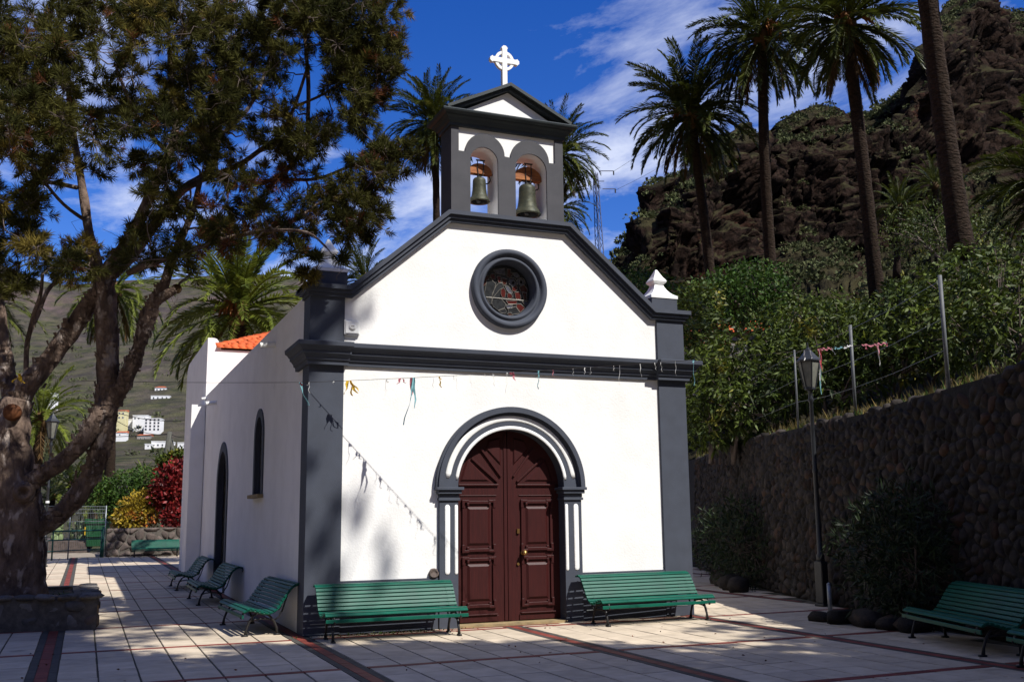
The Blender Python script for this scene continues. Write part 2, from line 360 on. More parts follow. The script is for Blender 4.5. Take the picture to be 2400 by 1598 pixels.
# plaza bed (joint mortar) with slabs, red tile strips
bed = MB().box(-14, 17, -19, 34.5, -.3, -.012).build('plaza', 'joint'); tag(bed, kind='structure')
SX, SY = 3.163, 2.93
X0, Y0 = -.065, -.30              # a stripe crossing: lines x = X0 + i SX, y = Y0 + j SY
SW, LW = .30, .15                # stripe across, line along
WALL = [(16.2,17.2),(14.34,12.4),(12.3,7.9),(10.35,3.3),(9.53,.9),(8.95,-1.1),(8.32,-3.1),(7.86,-4.7),(7.45,-6.4),(6.95,-8.6),(6.4,-11)]
def wall_x(y):
    for (xa, ya), (xb, yb) in zip(WALL, WALL[1:]):
        if yb <= y <= ya: return xb+(xa-xb)*(y-yb)/(ya-yb)
    return WALL[0][0] if y > WALL[0][1] else WALL[-1][0]
def in_church(x, y): return .12 < x < 6.26 and .12 < y < 20.5
def in_planter(x, y): return x < -2.75 and 2.75 < y < 5.6 and x > -5.9
slots = []
nxs = 7; sw_ = (SX-SW)/nxs; nys = 5; sl_ = (SY-LW)/nys
for i in range(-4, 6):
    for j in range(-6, 12):
        bx, by = X0+i*SX+SW/2, Y0+j*SY+LW/2
        for a in range(nxs):
            for b in range(nys):
                x0_, y0_ = bx+a*sw_, by+b*sl_; cx, cy = x0_+sw_/2, y0_+sl_/2
                if in_church(cx, cy) or in_planter(cx, cy) or cy > 34.2 or cy < -14 or cx > wall_x(cy)-.1 or cx < -13: continue
                dx, dy = cx-CAM[0], cy-CAM[1]; f_ = dx*FW[0]+dy*FW[1]
                s_ = (dx*RT[0]+dy*RT[1])/max(f_, .01)
                vis = f_ > 6 and abs(s_) < .52 and cy > -7.6
                slots.append((not vis, f_, cx, cy))
slots.sort()
g_ = .0105
def slab_mb(sx, sy):
    m = MB(); h = .0025
    m.add([(-sx,-sy,-.02),(sx,-sy,-.02),(sx,sy,-.02),(-sx,sy,-.02),(-sx,-sy,-h),(sx,-sy,-h),(sx,sy,-h),(-sx,sy,-h),(-sx+.006,-sy+.006,0),(sx-.006,-sy+.006,0),(sx-.006,sy-.006,0),(-sx+.006,sy-.006,0)],
          [(0,1,5,4),(1,2,6,5),(2,3,7,6),(3,0,4,7),(4,5,9,8),(5,6,10,9),(6,7,11,10),(7,4,8,11),(8,9,10,11)]); return m
slab_me = slab_mb(sw_/2-g_, sl_/2-g_*.55).mesh('paving_slab', 'slab')
far_s = MB()
for k, (nv, f_, cx, cy) in enumerate(slots):
    dz = rnd.uniform(-.002, .001); tx_, ty_ = rnd.gauss(0, .0025), rnd.gauss(0, .0025)
    if k < 296:
        o = put('paving_slab', slab_me, bed); o.location = (cx+rnd.gauss(0, .0015), cy+rnd.gauss(0, .0015), dz); o.rotation_euler = (tx_, ty_, rnd.gauss(0, .002))
    else:
        m = slab_mb(sw_/2-g_, sl_/2-g_*.55); far_s.add([(p[0]+cx, p[1]+cy, p[2]+dz+p[0]*ty_-p[1]*tx_) for p in m.v], m.f)
tag(far_s.build('paving', 'slab_far', bed), kind='stuff')
# stripes (two dark borders and a red middle) along y, thin red lines along x, laid tile by tile into joined strips
red = MB(); dark = MB()
for i in range(-4, 6):
    xc = X0+i*SX; y_ = -14.0
    while y_ < 34.2:
        L = .40
        if not in_church(xc, y_+.2) and not in_planter(xc, y_+.2) and xc < wall_x(y_)-.1:
            red.box(xc-.062, xc+.062, y_+.004, y_+L-.004, -.02, -.001+rnd.uniform(-.0015, .001))
            dark.box(xc-SW/2+.004, xc-.068, y_+.003, y_+L-.003, -.02, -.002+rnd.uniform(-.001, .001))
            dark.box(xc+.068, xc+SW/2-.004, y_+.003, y_+L-.003, -.02, -.002+rnd.uniform(-.001, .001))
        y_ += L
for j in range(-6, 12):
    yc = Y0+j*SY
    for i in range(-5, 6):
        xa = X0+i*SX+SW/2+.004
        for a in range(7):
            xx = xa+a*(SX-SW)/7; xm = xx+.2
            if in_church(xm, yc) or in_planter(xm, yc) or yc > 34 or xm > wall_x(yc)-.1 or yc < -14: continue
            red.box(xx+.004, xx+(SX-SW)/7-.004, yc-.062, yc+.062, -.02, -.001+rnd.uniform(-.0015, .001))
# red strip along the foot of the facade
for k in range(15):
    red.box(.3+k*.40+.004, .3+k*.40+.396, -.155, -.065, -.02, .0005+rnd.uniform(-.0015, .001))
tag(red.build('red_tile_strips', 'red_tile', bed), kind='stuff')
tag(dark.build('dark_tile_strips', 'dark_tile', bed), kind='stuff')

# weeds under the front bench
def blades(n, region, h, wd, rs, lean=.5):
    C = np.array([region(rs) for _ in range(n)]); D = np.stack([rs.normal(0, lean, n), rs.normal(0, lean, n), np.ones(n)], 1); D *= (h*rs.uniform(.5, 1.2, n)/np.linalg.norm(D, axis=1))[:, None]
    return ribbon_faces(C, D, perp(rs, D)*wd)
rs = np.random.RandomState(5)
V, F = blades(150, lambda r: (r.normal(1.25, .5), -.12-abs(r.normal(0, .10)), .0), .05, .008, rs)
tag(put('weeds', npmesh('weeds', V, F, 'bright_leaf')), 'small green weeds growing in the joint under the bench left of the door', 'weeds', kind='stuff')
# fallen leaves on the paving
C = np.stack([rs.uniform(-5, 7, 90), rs.uniform(-7, .5, 90), np.full(90, .006)], 1); D = runit(rs, 90)*.045; D[:, 2] = abs(D[:, 2])*.3
V, F = ribbon_faces(C, D, perp(rs, D)*.010)
tag(put('fallen_leaves', npmesh('fallen_leaves', V, F, 'dead_needles')), 'scattered small dry leaves lying on the paving', 'leaves', kind='stuff')

# ---- terrain: right hillside (crag) and left valley side, real surfaces at their distances
def fbm(x, y, z, o=5): return mnoise.fractal(Vector((x, y, z)), 1.0, 2.1, o)
def ridged(x, y, z, o=5): return mnoise.ridged_multi_fractal(Vector((x, y, z)), .9, 2.1, o, 1.0, 2.0)
# crag ridge seen in the photograph: (pixel x, pixel y, forward distance)
RID = [(1250,1190,150),(1330,1060,140),(1400,655,118),(1432,612,118),(1462,575,120),(1500,515,122),(1524,440,125),(1600,412,135),(1690,330,150),(1735,293,160),(1757,287,164),(1775,330,172),(1822,281,170),(1860,260,172),(1910,243,176),(1955,252,180),(1990,275,188),(2030,272,190),(2085,235,196),(2135,185,205),(2155,130,212),(2180,70,222),(2215,10,235),(2300,-50,250),(2335,15,262),(2365,30,265),(2410,28,270),(2520,10,280),(2700,60,300),(2900,120,320)]
rx = np.array([r_[0] for r_ in RID], float)
ncol, nrow = 560, 520
us = np.linspace(1262, 2880, ncol)
ry = np.interp(us, rx, [r_[1] for r_ in RID]); rd = np.interp(us, rx, [r_[2] for r_ in RID])
G = np.zeros((ncol, nrow+14, 3))
TERR = []                                         # sampled points for the scrub
for i, u_ in enumerate(us):
    tp = ray(u_, ry[i]+0); sr = tp[2]/1.0                    # rise per unit forward distance at the ridge
    hx, hy = tp[0], tp[1]
    Zr = CAM[2]+sr*rd[i]
    d0 = 14.0
    # start just behind the retaining wall
    for d_ in np.arange(10, 60, .5):
        X, Y = CAM[0]+hx*d_, CAM[1]+hy*d_
        if X > wall_x(Y)+.35: d0 = d_; break
    else: d0 = 40
    # gentle terrace, steepening slope, cliff band, ledge, top crag; rows gather where it is steep
    w1 = fbm(u_*.004, 3.1, 0, 3)*.05; w2 = fbm(u_*.006, 7.7, 0, 3)*.05
    PS_, PZ_ = [0, .12, .22, .44+w1, .57+w1, .63+w1, .74+w2, .90, .945, 1.0], [0, .035, .085, .26, .38, .62, .71, .80, .93, 1.0]
    fine = np.linspace(0, 1, 900); pf = np.interp(fine, PS_, PZ_); cum = np.concatenate([[0], np.cumsum(abs(np.diff(pf))*1.0+np.diff(fine)*.35+np.diff(np.log(d0+fine*(rd[i]-d0)))*.12)])
    srow = np.interp(np.linspace(0, cum[-1], nrow), cum, fine)
    for k in range(nrow):
        t_ = k/(nrow-1); s_ = srow[k]; d_ = d0+s_*(rd[i]-d0)
        prof = np.interp(s_, PS_, PZ_)
        X, Y = CAM[0]+hx*d_, CAM[1]+hy*d_
        z = 3.05+(Zr-3.05)*prof
        z += (fbm(X*.022, Y*.022, 1.5, 3)*3.0)*min(1, max(0, (d_-d0-6)/40))*min(1, (1-t_)*10)
        G[i, k] = (X, Y, z)
    for k in range(14):                                     # the far side
        d_ = rd[i]*(1+.03*(k+1)); G[i, nrow+k] = (CAM[0]+hx*d_, CAM[1]+hy*d_, G[i, nrow-1, 2]-(k+1)*rd[i]*.03)
nr = nrow+14
G[:, 0, 2] = -.7
# craggy relief along the surface's own normal
du = np.gradient(G, axis=0); dv_ = np.gradient(G, axis=1); NN = np.cross(dv_, du); NN /= np.maximum(np.linalg.norm(NN, axis=2), 1e-9)[:, :, None]
NN[NN[:, :, 2] < 0] *= -1
G0 = G.copy()
for i in range(ncol):
    for k in range(4, nr):
        X, Y, z = G0[i, k]; n_ = NN[i, k]; d_ = sqrt((X-CAM[0])**2+(Y-CAM[1])**2); st = 1-n_[2]
        far = min(1, max(0, (d_-30)/45)); edge = min(1, abs(nrow-1-k)/40)*.7+.3
        h = (ridged(X*.045, Y*.045, z*.045, 5)-1.1)*(1.0+3.6*st)+fbm(X*.14+3, Y*.14, z*.14, 4)*(.7+.8*st)+(ridged(X*.75, Y*.75, z*.75, 3)-1.1)*(.12+.5*st)+fbm(X*1.9, Y*1.9, z*1.9, 3)*.22
        if st > .12:                                       # blocks split by cracks, and ledges between the lava layers
            rib = ridged(X*.13+5, Y*.13, z*.045, 4)-1.1; wx, wy = X+fbm(X*.3, Y*.3, z*.3, 2)*1.2, Y+fbm(Y*.3, z*.3, X*.3, 2)*1.2
            vb = mnoise.voronoi(Vector((wx*.42, wy*.42, z*.26)))[0]; crack = min(1, max(0, (vb[1]-vb[0])*9))
            lz = z*.21+fbm(X*.035, Y*.035, z*.02, 3)*1.1; sa = lz-math.floor(lz); step = sa if sa < .86 else (1-sa)*6.1
            h += min(.9, st*1.6)*(rib*1.7+(crack-1)*.75+step*2.1-1.2)
        G[i, k] = G0[i, k]+n_*(h*far*edge)
        if k < nrow and d_ > 40: TERR.append((*G[i, k], d_, n_[2]))
idx = np.arange(ncol*nr).reshape(ncol, nr)
F = np.stack([idx[:-1, :-1], idx[1:, :-1], idx[1:, 1:], idx[:-1, 1:]], -1).reshape(-1, 4)
crag = tag(put('hillside', npmesh('hillside', G.reshape(-1, 3), F, 'crag', False)), kind='structure')

def crag_z(x, y):
    dx, dy = x-CAM[0], y-CAM[1]; f_ = dx*FW[0]+dy*FW[1]; p = np.array([x, y])
    i = np.argmin(np.sum((G[:, ::4, :2]-p)**2, axis=2).min(1)); k = np.argmin(np.sum((G[i, :, :2]-p)**2, axis=1)); return float(G[i, k, 2])

# left valley: rises from the gate to the far ridge
LR = [(-900,690,1300),(-500,640,1350),(-200,600,1350),(0,618,1300),(60,648,1250),(140,668,1250),(260,660,1300),(420,655,1350),(560,640,1400),(700,650,1450),(850,760,1500),(1000,900,1500),(1250,1080,1500)]
us2 = np.linspace(-900, 1250, 150); ly = np.interp(us2, [r_[0] for r_ in LR], [r_[1] for r_ in LR]); ld = np.interp(us2, [r_[0] for r_ in LR], [r_[2] for r_ in LR])
nr2 = 130; G2 = np.zeros((150, nr2+6, 3))
for i, u_ in enumerate(us2):
    tp = ray(u_, ly[i]); hx, hy, sr = tp
    side = max(0, min(1, (u_-120)/500))                    # the floor of the valley lies a little lower to the right
    for k in range(nr2):
        t_ = k/(nr2-1); d_ = 34*(ld[i]/34)**t_ ; s_ = d_/1300
        X, Y = CAM[0]+hx*d_, CAM[1]+hy*d_
        sl2 = np.interp(d_, [34, 52, 70, 100, 200, 400, 515, 560, 595, 700, 900, 1100, ld[i]], [-.045, -.036, -.016, .016, .038, .050, .063, .072, .081, .112, .165, min(.19, sr*.8), sr])
        z = CAM[2]+sl2*d_
        if Y < 34.4 and -14 < X < 17: z = min(z, -.35)
        a_ = min(1, max(0, (d_-720)/500))
        z += ((ridged(X*.0035, Y*.0035, 3.)-1)*34+fbm(X*.02, Y*.02, 1.)*7)*a_*min(1, (1-t_)*6+.05)
        if d_ > 45: z += fbm(X*.05, Y*.05, 2.)*.5+fbm(X*.012, Y*.012, 5.)*1.0*min(1, max(0, (d_-120)/300))
        G2[i, k] = (X, Y, z)
    for k in range(6):
        d_ = ld[i]*(1+.05*(k+1)); G2[i, nr2+k] = (CAM[0]+hx*d_, CAM[1]+hy*d_, G2[i, nr2-1, 2]-(k+1)*30)
idx = np.arange(150*(nr2+6)).reshape(150, nr2+6)
F = np.stack([idx[:-1, :-1], idx[1:, :-1], idx[1:, 1:], idx[:-1, 1:]], -1).reshape(-1, 4)
tag(put('valley_terrain', npmesh('valley_terrain', G2.reshape(-1, 3), F, 'valley', True)), kind='structure')
def on_valley(px, py_hint, d):
    """a point on the valley ground at pixel column px, forward distance d"""
    i = int(np.argmin(abs(us2-px))); r_ = ray(px, ly[i]); k = int(np.argmin(np.sum((G2[i, :nr2, :2]-(CAM[:2]+r_[:2]*d))**2, axis=1)))
    r0 = ray(px, py_hint); return Vector((CAM[0]+r0[0]*d, CAM[1]+r0[1]*d, G2[i, k, 2]))

# scrub on the crag: rounded bushes and pale cactus tufts (nobody could count them)
rs = np.random.RandomState(3)
T = np.array(TERR); T = T[T[:, 4] > .50]; wts = T[:, 3]**.8; sel = T[rs.choice(len(T), 3200, p=wts/wts.sum())]
sel = sel[(sel[:, 3] > 42)]
def tufts(pts, rad, n, ln, wd, rs, flat=.7):
    C = []; D = []
    for p, r_ in zip(pts, rad):
        u = runit(rs, n); u[:, 2] = abs(u[:, 2]); rr = r_*rs.uniform(.6, 1, n)[:, None]
        C.append(p[:3]+u*rr*np.array([1, 1, flat])); D.append((u+runit(rs, n)*.8)*ln*r_)
    C = np.concatenate(C); D = np.concatenate(D); return ribbon_faces(C, D, perp(rs, D)*(wd*np.linalg.norm(D, axis=1))[:, None])
rad = rs.uniform(.3, 1.15, len(sel))*(sel[:, 3]/110)**.35
V, F = tufts(sel, rad, 80, .24, .50, rs)
tag(put('hillside_scrub', npmesh('hillside_scrub', V, F, 'scrub_leaf')), 'grey green scrub bushes scattered over the rocky hillside', 'scrub', kind='stuff')
low = T[(T[:, 3] > 44) & (T[:, 3] < 105)]; sel = low[rs.choice(len(low), 420)]
sel = sel[:, :3]+np.concatenate([rs.normal(0, 1.0, (len(sel), 2)), rs.normal(.1, .1, (len(sel), 1))], 1)
V, F = tufts(sel, rs.uniform(.22, .5, len(sel)), 20, .34, .42, rs, 1.0)
tag(put('hillside_cactus', npmesh('hillside_cactus', V, F, 'cactus_pale')), 'pale green prickly pear clumps spread over the lower rocky slope', 'cactus', kind='stuff')
# dark trees and bushes on the valley side
P = []; R = []
while len(P) < 3000:
    i = rs.randint(0, 150); k = rs.randint(70, nr2-6); p = G2[i, k]; d_ = np.linalg.norm(p-CAM)
    if mnoise.noise(Vector((p[0]*.012, p[1]*.012, 0)))+.25 < rs.uniform(-.2, .5): continue
    
    if d_ < 470 and 180 < us2[i] < 470: continue
    if abs(p[2]-(CAM[2]+.09*d_)) < 30 and 480 < d_ < 740 and 262 < us2[i] < 450 and rs.uniform() < .6: continue
    P.append(p); R.append(rs.uniform(.9, 3.0)*min(1, d_/260+.15)*(1.35 if 250 < d_ < 760 else 1))
V, F = tufts(np.array(P), np.array(R), 46, .34, .3, rs, .9)
tag(put('valley_scrub', npmesh('valley_scrub', V, F, 'scrub_leaf')), 'distant green scrub and trees on the far valley side', 'scrub', kind='stuff')
# the ravine's other walls, left of and behind the viewer: they close off the low sky as in the valley itself
ring = []; na, nk = 110, 26
for i in range(na):
    az = radians(-20-i*(236/(na-1)))+.0                 # compass angle from +Y, going left and round behind
    for k in range(nk):
        d_ = 60*(520/60)**(k/(nk-1)); X, Y = CAM[0]+sin(az)*d_, CAM[1]+cos(az)*d_; f = (d_-60)/460
        z = -.6+f**1.15*250*(1+.25*fbm(X*.006, Y*.006, 4., 3))+fbm(X*.03, Y*.03, 2., 4)*6*f*3
        ring.append((X, Y, max(z, -.6)))
idx = np.arange(na*nk).reshape(na, nk)
F = np.stack([idx[:-1, :-1], idx[1:, :-1], idx[1:, 1:], idx[:-1, 1:]], -1).reshape(-1, 4)
tag(put('hills', npmesh('hills', np.array(ring), F, 'valley', True)), kind='structure')
# path beyond the gate
pm = MB(); pm.add([(-9,34.6,-.02),(-1.6,34.6,-.02),(-1.2,44,-.05),(-9,44,-.05)], [(0,1,2,3)])
pm.add([(-9,34.6,-.3),(-1.6,34.6,-.3)], []); tag(pm.build('path', 'path_ground'), kind='structure')

# ================================================================== CHURCH
W = 6.38; CX = 3.18
church = thing('church', 'small white chapel with dark grey trim, twin bell arches and a brown arched door', 'church')
def part(name, mb, mat, parent=None, smooth=False, bevel=0): return mb.build(name, mat, parent or church, smooth, bevel)
# front wall
door_notch = [(2.20,0),(2.20,2.06)]+[(CX+.98*cos(radians(a)), 2.06+.98*sin(radians(a))) for a in range(175, 0, -5)]+[(4.16,2.06),(4.16,0)]
outer = [(.03,0)]+door_notch+[(6.35,0),(6.35,4.96),(5.79,4.96),(4.21,6.28),(2.15,6.28),(.57,4.96),(.03,4.96)]
rose_hole = arcpts(CX, 5.195, .55, 0, 360, 48)[:-1]
part('facade_wall', MB().prism(outer, .04, .44, [rose_hole]), 'white_stucco')
# pilasters, skirting
for x0_, x1_ in ((0,.52),(5.86,6.38)):
    part('pilaster', MB().box(x0_, x1_, 0, .452, 0, 3.86).box(x0_, x1_, .0, .452, 4.10, 4.90), 'grey_paint', bevel=.006)
part('skirting', MB().box(.522, 2.0, .012, .05, 0, .736), 'grey_paint'); part('skirting', MB().box(4.37, 5.858, .012, .05, 0, .736), 'grey_paint')
for x0_, x1_ in ((.10,1.95),(4.42,6.25)):                              # thin pale plinth line low on the wall
    part('plinth_line', MB().box(x0_, x1_, -.006, .02, .155, .168), 'galvanised')
# main cornice with breaks over the pilasters
def cpath(o):
    e = o+.045
    return [(-o,.86),(-o,-e),(.56+o*.25,-e),(.56+o*.25,.04-o),(5.82-o*.25,.04-o),(5.82-o*.25,-e),(W+o,-e),(W+o,.86)]
prof = [(-.02,3.83),(.035,3.83),(.04,3.885),(.065,3.90),(.07,3.93),(.105,3.975),(.125,3.985),(.125,4.02),(.14,4.03),(.165,4.065),(.20,4.09),(.205,4.145),(.19,4.155),(-.02,4.175)]
part('cornice', MB().sweep(cpath, prof), 'grey_paint')
# gable coping: one moulded band from pilaster head up over the gable
GL = [(-.10,4.945),(.60,4.945),(2.155,6.28),(4.215,6.28),(5.78,4.945),(6.48,4.945)]
def band(pl, o0, o1):
    def off(o):
        r_ = []
        for i, p in enumerate(pl):
            a = Vector(pl[max(i-1, 0)]); b = Vector(p); c = Vector(pl[min(i+1, len(pl)-1)])
            d1 = (b-a).normalized() if i else (c-b).normalized(); d2 = (c-b).normalized() if i < len(pl)-1 else d1
            n1_ = Vector((-d1.y, d1.x)); n2_ = Vector((-d2.y, d2.x)); n_ = (n1_+n2_).normalized(); r_.append(tuple(b+n_*(o/max(.3, n_.dot(n1_)))))
        return r_
    return off(o0)+off(o1)[::-1]
GS = [(-.03,4.945)]+GL[1:-1]+[(6.41,4.945)]; GM = [(-.075,4.945)]+GL[1:-1]+[(6.455,4.945)]
cp = MB().prism(band(GL, .02, .085), -.115, .50).prism(band(GM, -.035, .018), -.075, .47).prism(band(GS, -.085, -.037), -.04, .46)
for xx in (-.10, 6.40): cp.box(xx, xx+.08, -.11, .64, 4.967, 5.028)
part('gable_coping', cp, 'grey_paint')
# pinnacles
for x0_ in (.06, 5.80):
    pb = part('pinnacle', MB().box(x0_, x0_+.50, .03, .53, 5.03, 5.25), 'grey_paint', bevel=.006)
    def sq(prof_, c): 
        return MB().lathe([(r_*sqrt(2), h) for r_, h in prof_], c, 4, a0=pi/4)
    fp = [(.26,0),(.262,.05),(.235,.065),(.205,.085),(.165,.125),(.125,.18),(.098,.235),(.085,.275),(.118,.305),(.132,.335),(.120,.36),(.085,.41),(.055,.47),(.030,.52),(.018,.545),(.004,.555)]
    part('finial', sq(fp, (x0_+.25, .28, 5.252)), 'white_paint', pb)
# belfry
bel = part('belfry', MB().prism([(2.21,6.34),(4.14,6.34),(4.14,7.80),(2.21,7.80)], .02, .48,
      [[(2.515,6.37),(2.995,6.37)]+arcpts(2.755, 7.262, .24, 0, 180, 16), [(3.30,6.37),(3.86,6.37)]+arcpts(3.58, 7.215, .28, 0, 180, 18)]), 'white_stucco')
clad = [(2.19,6.34),(4.16,6.34),(4.16,7.80),(4.015,7.80),(4.015,7.38)]+arcpts(3.562, 7.38, .344, 0, 180, 20)+arcpts(2.771, 7.39, .34, 0, 180, 20)+[(2.318,7.39),(2.318,7.80),(2.19,7.80)]
part('arch_cladding', MB().prism(clad, -.012, .0195, [[(2.515,6.37),(2.995,6.37)]+arcpts(2.755, 7.262, .24, 0, 180, 16), [(3.30,6.37),(3.86,6.37)]+arcpts(3.58, 7.215, .28, 0, 180, 18)]), 'belfry_paint', bel)
part('side_cladding', MB().box(2.19, 2.2095, .0196, .50, 6.34, 7.80), 'belfry_paint', bel); part('side_cladding', MB().box(4.1405, 4.16, .0196, .50, 6.34, 7.80), 'belfry_paint', bel)
def bpath(o): return [(2.19-o,.5+o),(2.19-o,-.012-o),(4.16+o,-.012-o),(4.16+o,.5+o),(2.19-o,.5+o)]
bp_ = [(-.3,7.795),(.03,7.795),(.035,7.845),(.06,7.86),(.085,7.905),(.12,7.935),(.125,7.955),(.16,7.965),(.185,7.985),(.195,8.01),(.18,8.03),(-.3,8.06)]
part('belfry_cornice', MB().sweep(bpath, bp_), 'dark_moulding', bel)
PG = [(2.10,8.05),(CX,8.575),(4.26,8.05)]
part('tympanum', MB().prism([(2.30,8.03),(4.06,8.03),(CX,8.50)], .0, .42), 'white_paint', bel)
part('pediment_coping', MB().prism(band(PG, -.005, .045), -.15, .62).prism(band(PG, -.055, -.007), -.09, .56), 'dark_moulding', bel)
# cross with ring
cz_, cy_ = 9.147, .2
def arm(x0, z0, x1, z1):
    return [(x0,z0),(x1,z0),(x1,z1),(x0,z1)]
cr_ = [(3.203-.043,8.52),(3.203+.043,8.52),(3.203+.043,cz_-.043),(3.203+.205,cz_-.043),(3.203+.225,cz_-.057),(3.203+.262,cz_-.022),(3.203+.262,cz_+.022),(3.203+.225,cz_+.057),(3.203+.205,cz_+.043),
      (3.203+.043,cz_+.043),(3.203+.043,cz_+.205),(3.203+.057,cz_+.225),(3.203+.022,cz_+.265),(3.203-.022,cz_+.265),(3.203-.057,cz_+.225),(3.203-.043,cz_+.205),
      (3.203-.043,cz_+.043),(3.203-.205,cz_+.043),(3.203-.225,cz_+.057),(3.203-.262,cz_+.022),(3.203-.262,cz_-.022),(3.203-.225,cz_-.057),(3.203-.205,cz_-.043),(3.203-.043,cz_-.043)]
part('cross', MB().prism(cr_, cy_-.04, cy_+.04).prism(arcpts(3.203, cz_, .172, 0, 360, 40)[:-1], cy_-.03, cy_+.03, [arcpts(3.203, cz_, .124, 0, 360, 40)[:-1]]), 'white_paint', bel)
# rose window
rw = part('rose_window', MB().lathe([(.43,.20),(.43,.05),(.445,.035),(.455,-.012),(.475,-.03),(.50,-.02),(.515,.0),(.53,.0),(.545,-.03),(.57,-.055),(.60,-.058),(.635,-.045),(.645,-.01),(.645,.05)], (CX, 0, 5.195), 64, 'y', closed=False), 'grey_paint', smooth=True)
part('pane_backing', MB().lathe([(.0,.0),(.44,.0)], (CX, .215, 5.195), 48, 'y', closed=False), 'glass_smoke', rw)
def gp(px, pz):    # position inside the window from the enlarged photograph
    u_, v_ = 1080+px/6.817, 560+pz/6.817; p = at(u_, v_, y=.2); return (p.x, p.z)
def inside(p): return (p[0]-CX)**2+(p[1]-5.195)**2 < .415**2
def clipc(p):
    d = sqrt((p[0]-CX)**2+(p[1]-5.195)**2); k = min(1, .425/max(d, 1e-6)); return (CX+(p[0]-CX)*k, 5.195+(p[1]-5.195)*k)
panes = [('glass_amber', [(745,480),(795,490),(800,540),(830,560),(790,620),(735,600)]), ('glass_clear', [(520,500),(700,470),(710,580),(650,560),(560,550)]),
  ('glass_clear', [(830,540),(900,545),(945,600),(900,620),(860,600)]), ('glass_amber', [(395,590),(470,590),(400,720),(360,760),(355,690)]), ('glass_amber', [(650,620),(740,640),(730,720),(690,740),(660,690)]),
  ('glass_red', [(475,560),(545,560),(550,640),(500,650),(470,610)]), ('glass_red', [(575,600),(640,595),(640,690),(600,690)]), ('glass_smoke', [(420,650),(500,660),(560,720),(520,860),(490,930),(390,930),(380,850)]),
  ('glass_smoke', [(600,710),(660,700),(690,780),(630,800),(520,930),(500,880),(560,760)]), ('glass_red', [(640,800),(690,780),(720,840),(705,930),(660,930),(640,880)]), ('glass_clear', [(780,660),(830,640),(880,690),(870,740),(830,770),(790,730)]),
  ('glass_red', [(820,670),(860,680),(850,730),(815,720)]), ('glass_clear', [(910,650),(960,630),(1010,680),(1000,730),(960,750),(915,720)]), ('glass_red', [(940,665),(985,670),(980,720),(945,715)]),
  ('glass_red', [(820,760),(890,740),(910,800),(870,840),(825,830)]), ('glass_amber', [(930,770),(1010,730),(1060,800),(1060,860),(960,840)]), ('glass_red', [(860,850),(950,850),(960,960),(880,960)]), ('glass_amber', [(980,850),(1050,860),(1055,970),(1010,970)]),
  ('glass_red', [(745,870),(800,860),(830,930),(790,955),(745,940)]), ('glass_clear', [(700,740),(760,760),(830,860),(800,880),(740,830)]), ('glass_smoke', [(410,940),(500,950),(490,1040),(450,1030)]), ('glass_smoke', [(510,950),(640,950),(720,1040),(700,1100),(600,1140),(520,1080),(495,1010)]),
  ('glass_clear', [(720,1050),(830,1060),(820,1100),(740,1110)]), ('glass_red', [(720,980),(900,985),(890,1040),(760,1040)]), ('glass_red', [(895,1040),(960,1040),(1040,1110),(960,1185),(940,1150),(890,1090)]), ('glass_clear', [(980,1000),(1050,1000),(1100,1040),(1050,1090)]),
  ('glass_smoke', [(760,1110),(880,1080),(940,1170),(930,1195),(840,1205),(760,1170)]), ('glass_amber', [(740,1190),(800,1170),(840,1215),(770,1225)]), ('glass_smoke', [(600,1145),(700,1110),(740,1160),(700,1190),(640,1180)])]
leads = MB()
for mt_, pl in panes:
    q = [clipc(gp(*p)) for p in pl]
    part('glass_pane', MB().prism(q, .203, .212), mt_, rw)
    leads.tube([(p[0], .201, p[1]) for p in q+[q[0]]], .0042, 4, False)
a_, b_ = gp(400,930), gp(1110,995); leads.tube([(a_[0], .196, a_[1]), (b_[0], .196, b_[1])], .006, 5)
for c_, r_ in (((830,690),.085),((960,690),.085)):
    c_ = gp(*c_); leads.tube([(p[0], .2, p[1]) for p in arcpts(c_[0], c_[1], .072, -40, 220, 16)], .005, 4, False)
part('lead_lines', leads, 'lead_line', rw)
# portal: jambs, imposts, arch with white flutes
portal = part('portal', MB().prism([(2.0,0),(2.295,0),(2.295,2.06)]+arcpts(CX, 2.06, .885, 180, 0, 40)+[(4.065,2.06),(4.065,0),(4.36,0),(4.36,2.06)]+arcpts(CX, 2.06, 1.18, 0, 180, 48)+[(2.0,2.06)], -.014, .21), 'grey_paint')
def ring(r0, r1, y0, y1, a0=0, a1=180, n=48): return MB().prism(arcpts(CX, 2.06, r1, a0, a1, n)+arcpts(CX, 2.06, r0, a1, a0, n), y0, y1)
am = MB()
for r0, r1, y0 in ((1.125,1.15,-.045),(1.15,1.215,-.095),(1.215,1.24,-.06)):
    m = ring(r0, r1, y0, .05); am.add(m.v, m.f)
part('arch_moulding', am, 'grey_paint', portal)
def flute_ring(rc, hw, a0, a1, yb, depth=.010):      # half-round white bead with round ends
    pts = [(CX+rc*cos(radians(a)), yb, 2.06+rc*sin(radians(a))) for a in np.linspace(a0, a1, 44)]
    m = MB().tube(pts, [hw*.55]+[hw]*42+[hw*.55], 10); m.v = [(x, yb+(y-yb)*depth/hw, z) for x, y, z in m.v]; return m
part('flute', flute_ring(1.062, .046, 7.5, 172.5, -.016), 'white_paint', portal, True)
part('flute', flute_ring(.915, .028, 7, 173, -.016), 'white_paint', portal, True)
def flute_bar(x, z0, z1, hw):
    pts = [(x, -.016, z) for z in (z0, z0+hw*.35, z0+hw, z1-hw, z1-hw*.35, z1)]
    m = MB().tube(pts, [hw*.3, hw*.8, hw, hw, hw*.8, hw*.3], 10); m.v = [(a, -.016+(y+.016)*.010/hw, z) for a, y, z in m.v]; return m
for x in (2.122, 4.262): part('flute', flute_bar(x, .775, 1.80, .044), 'white_paint', portal, True)
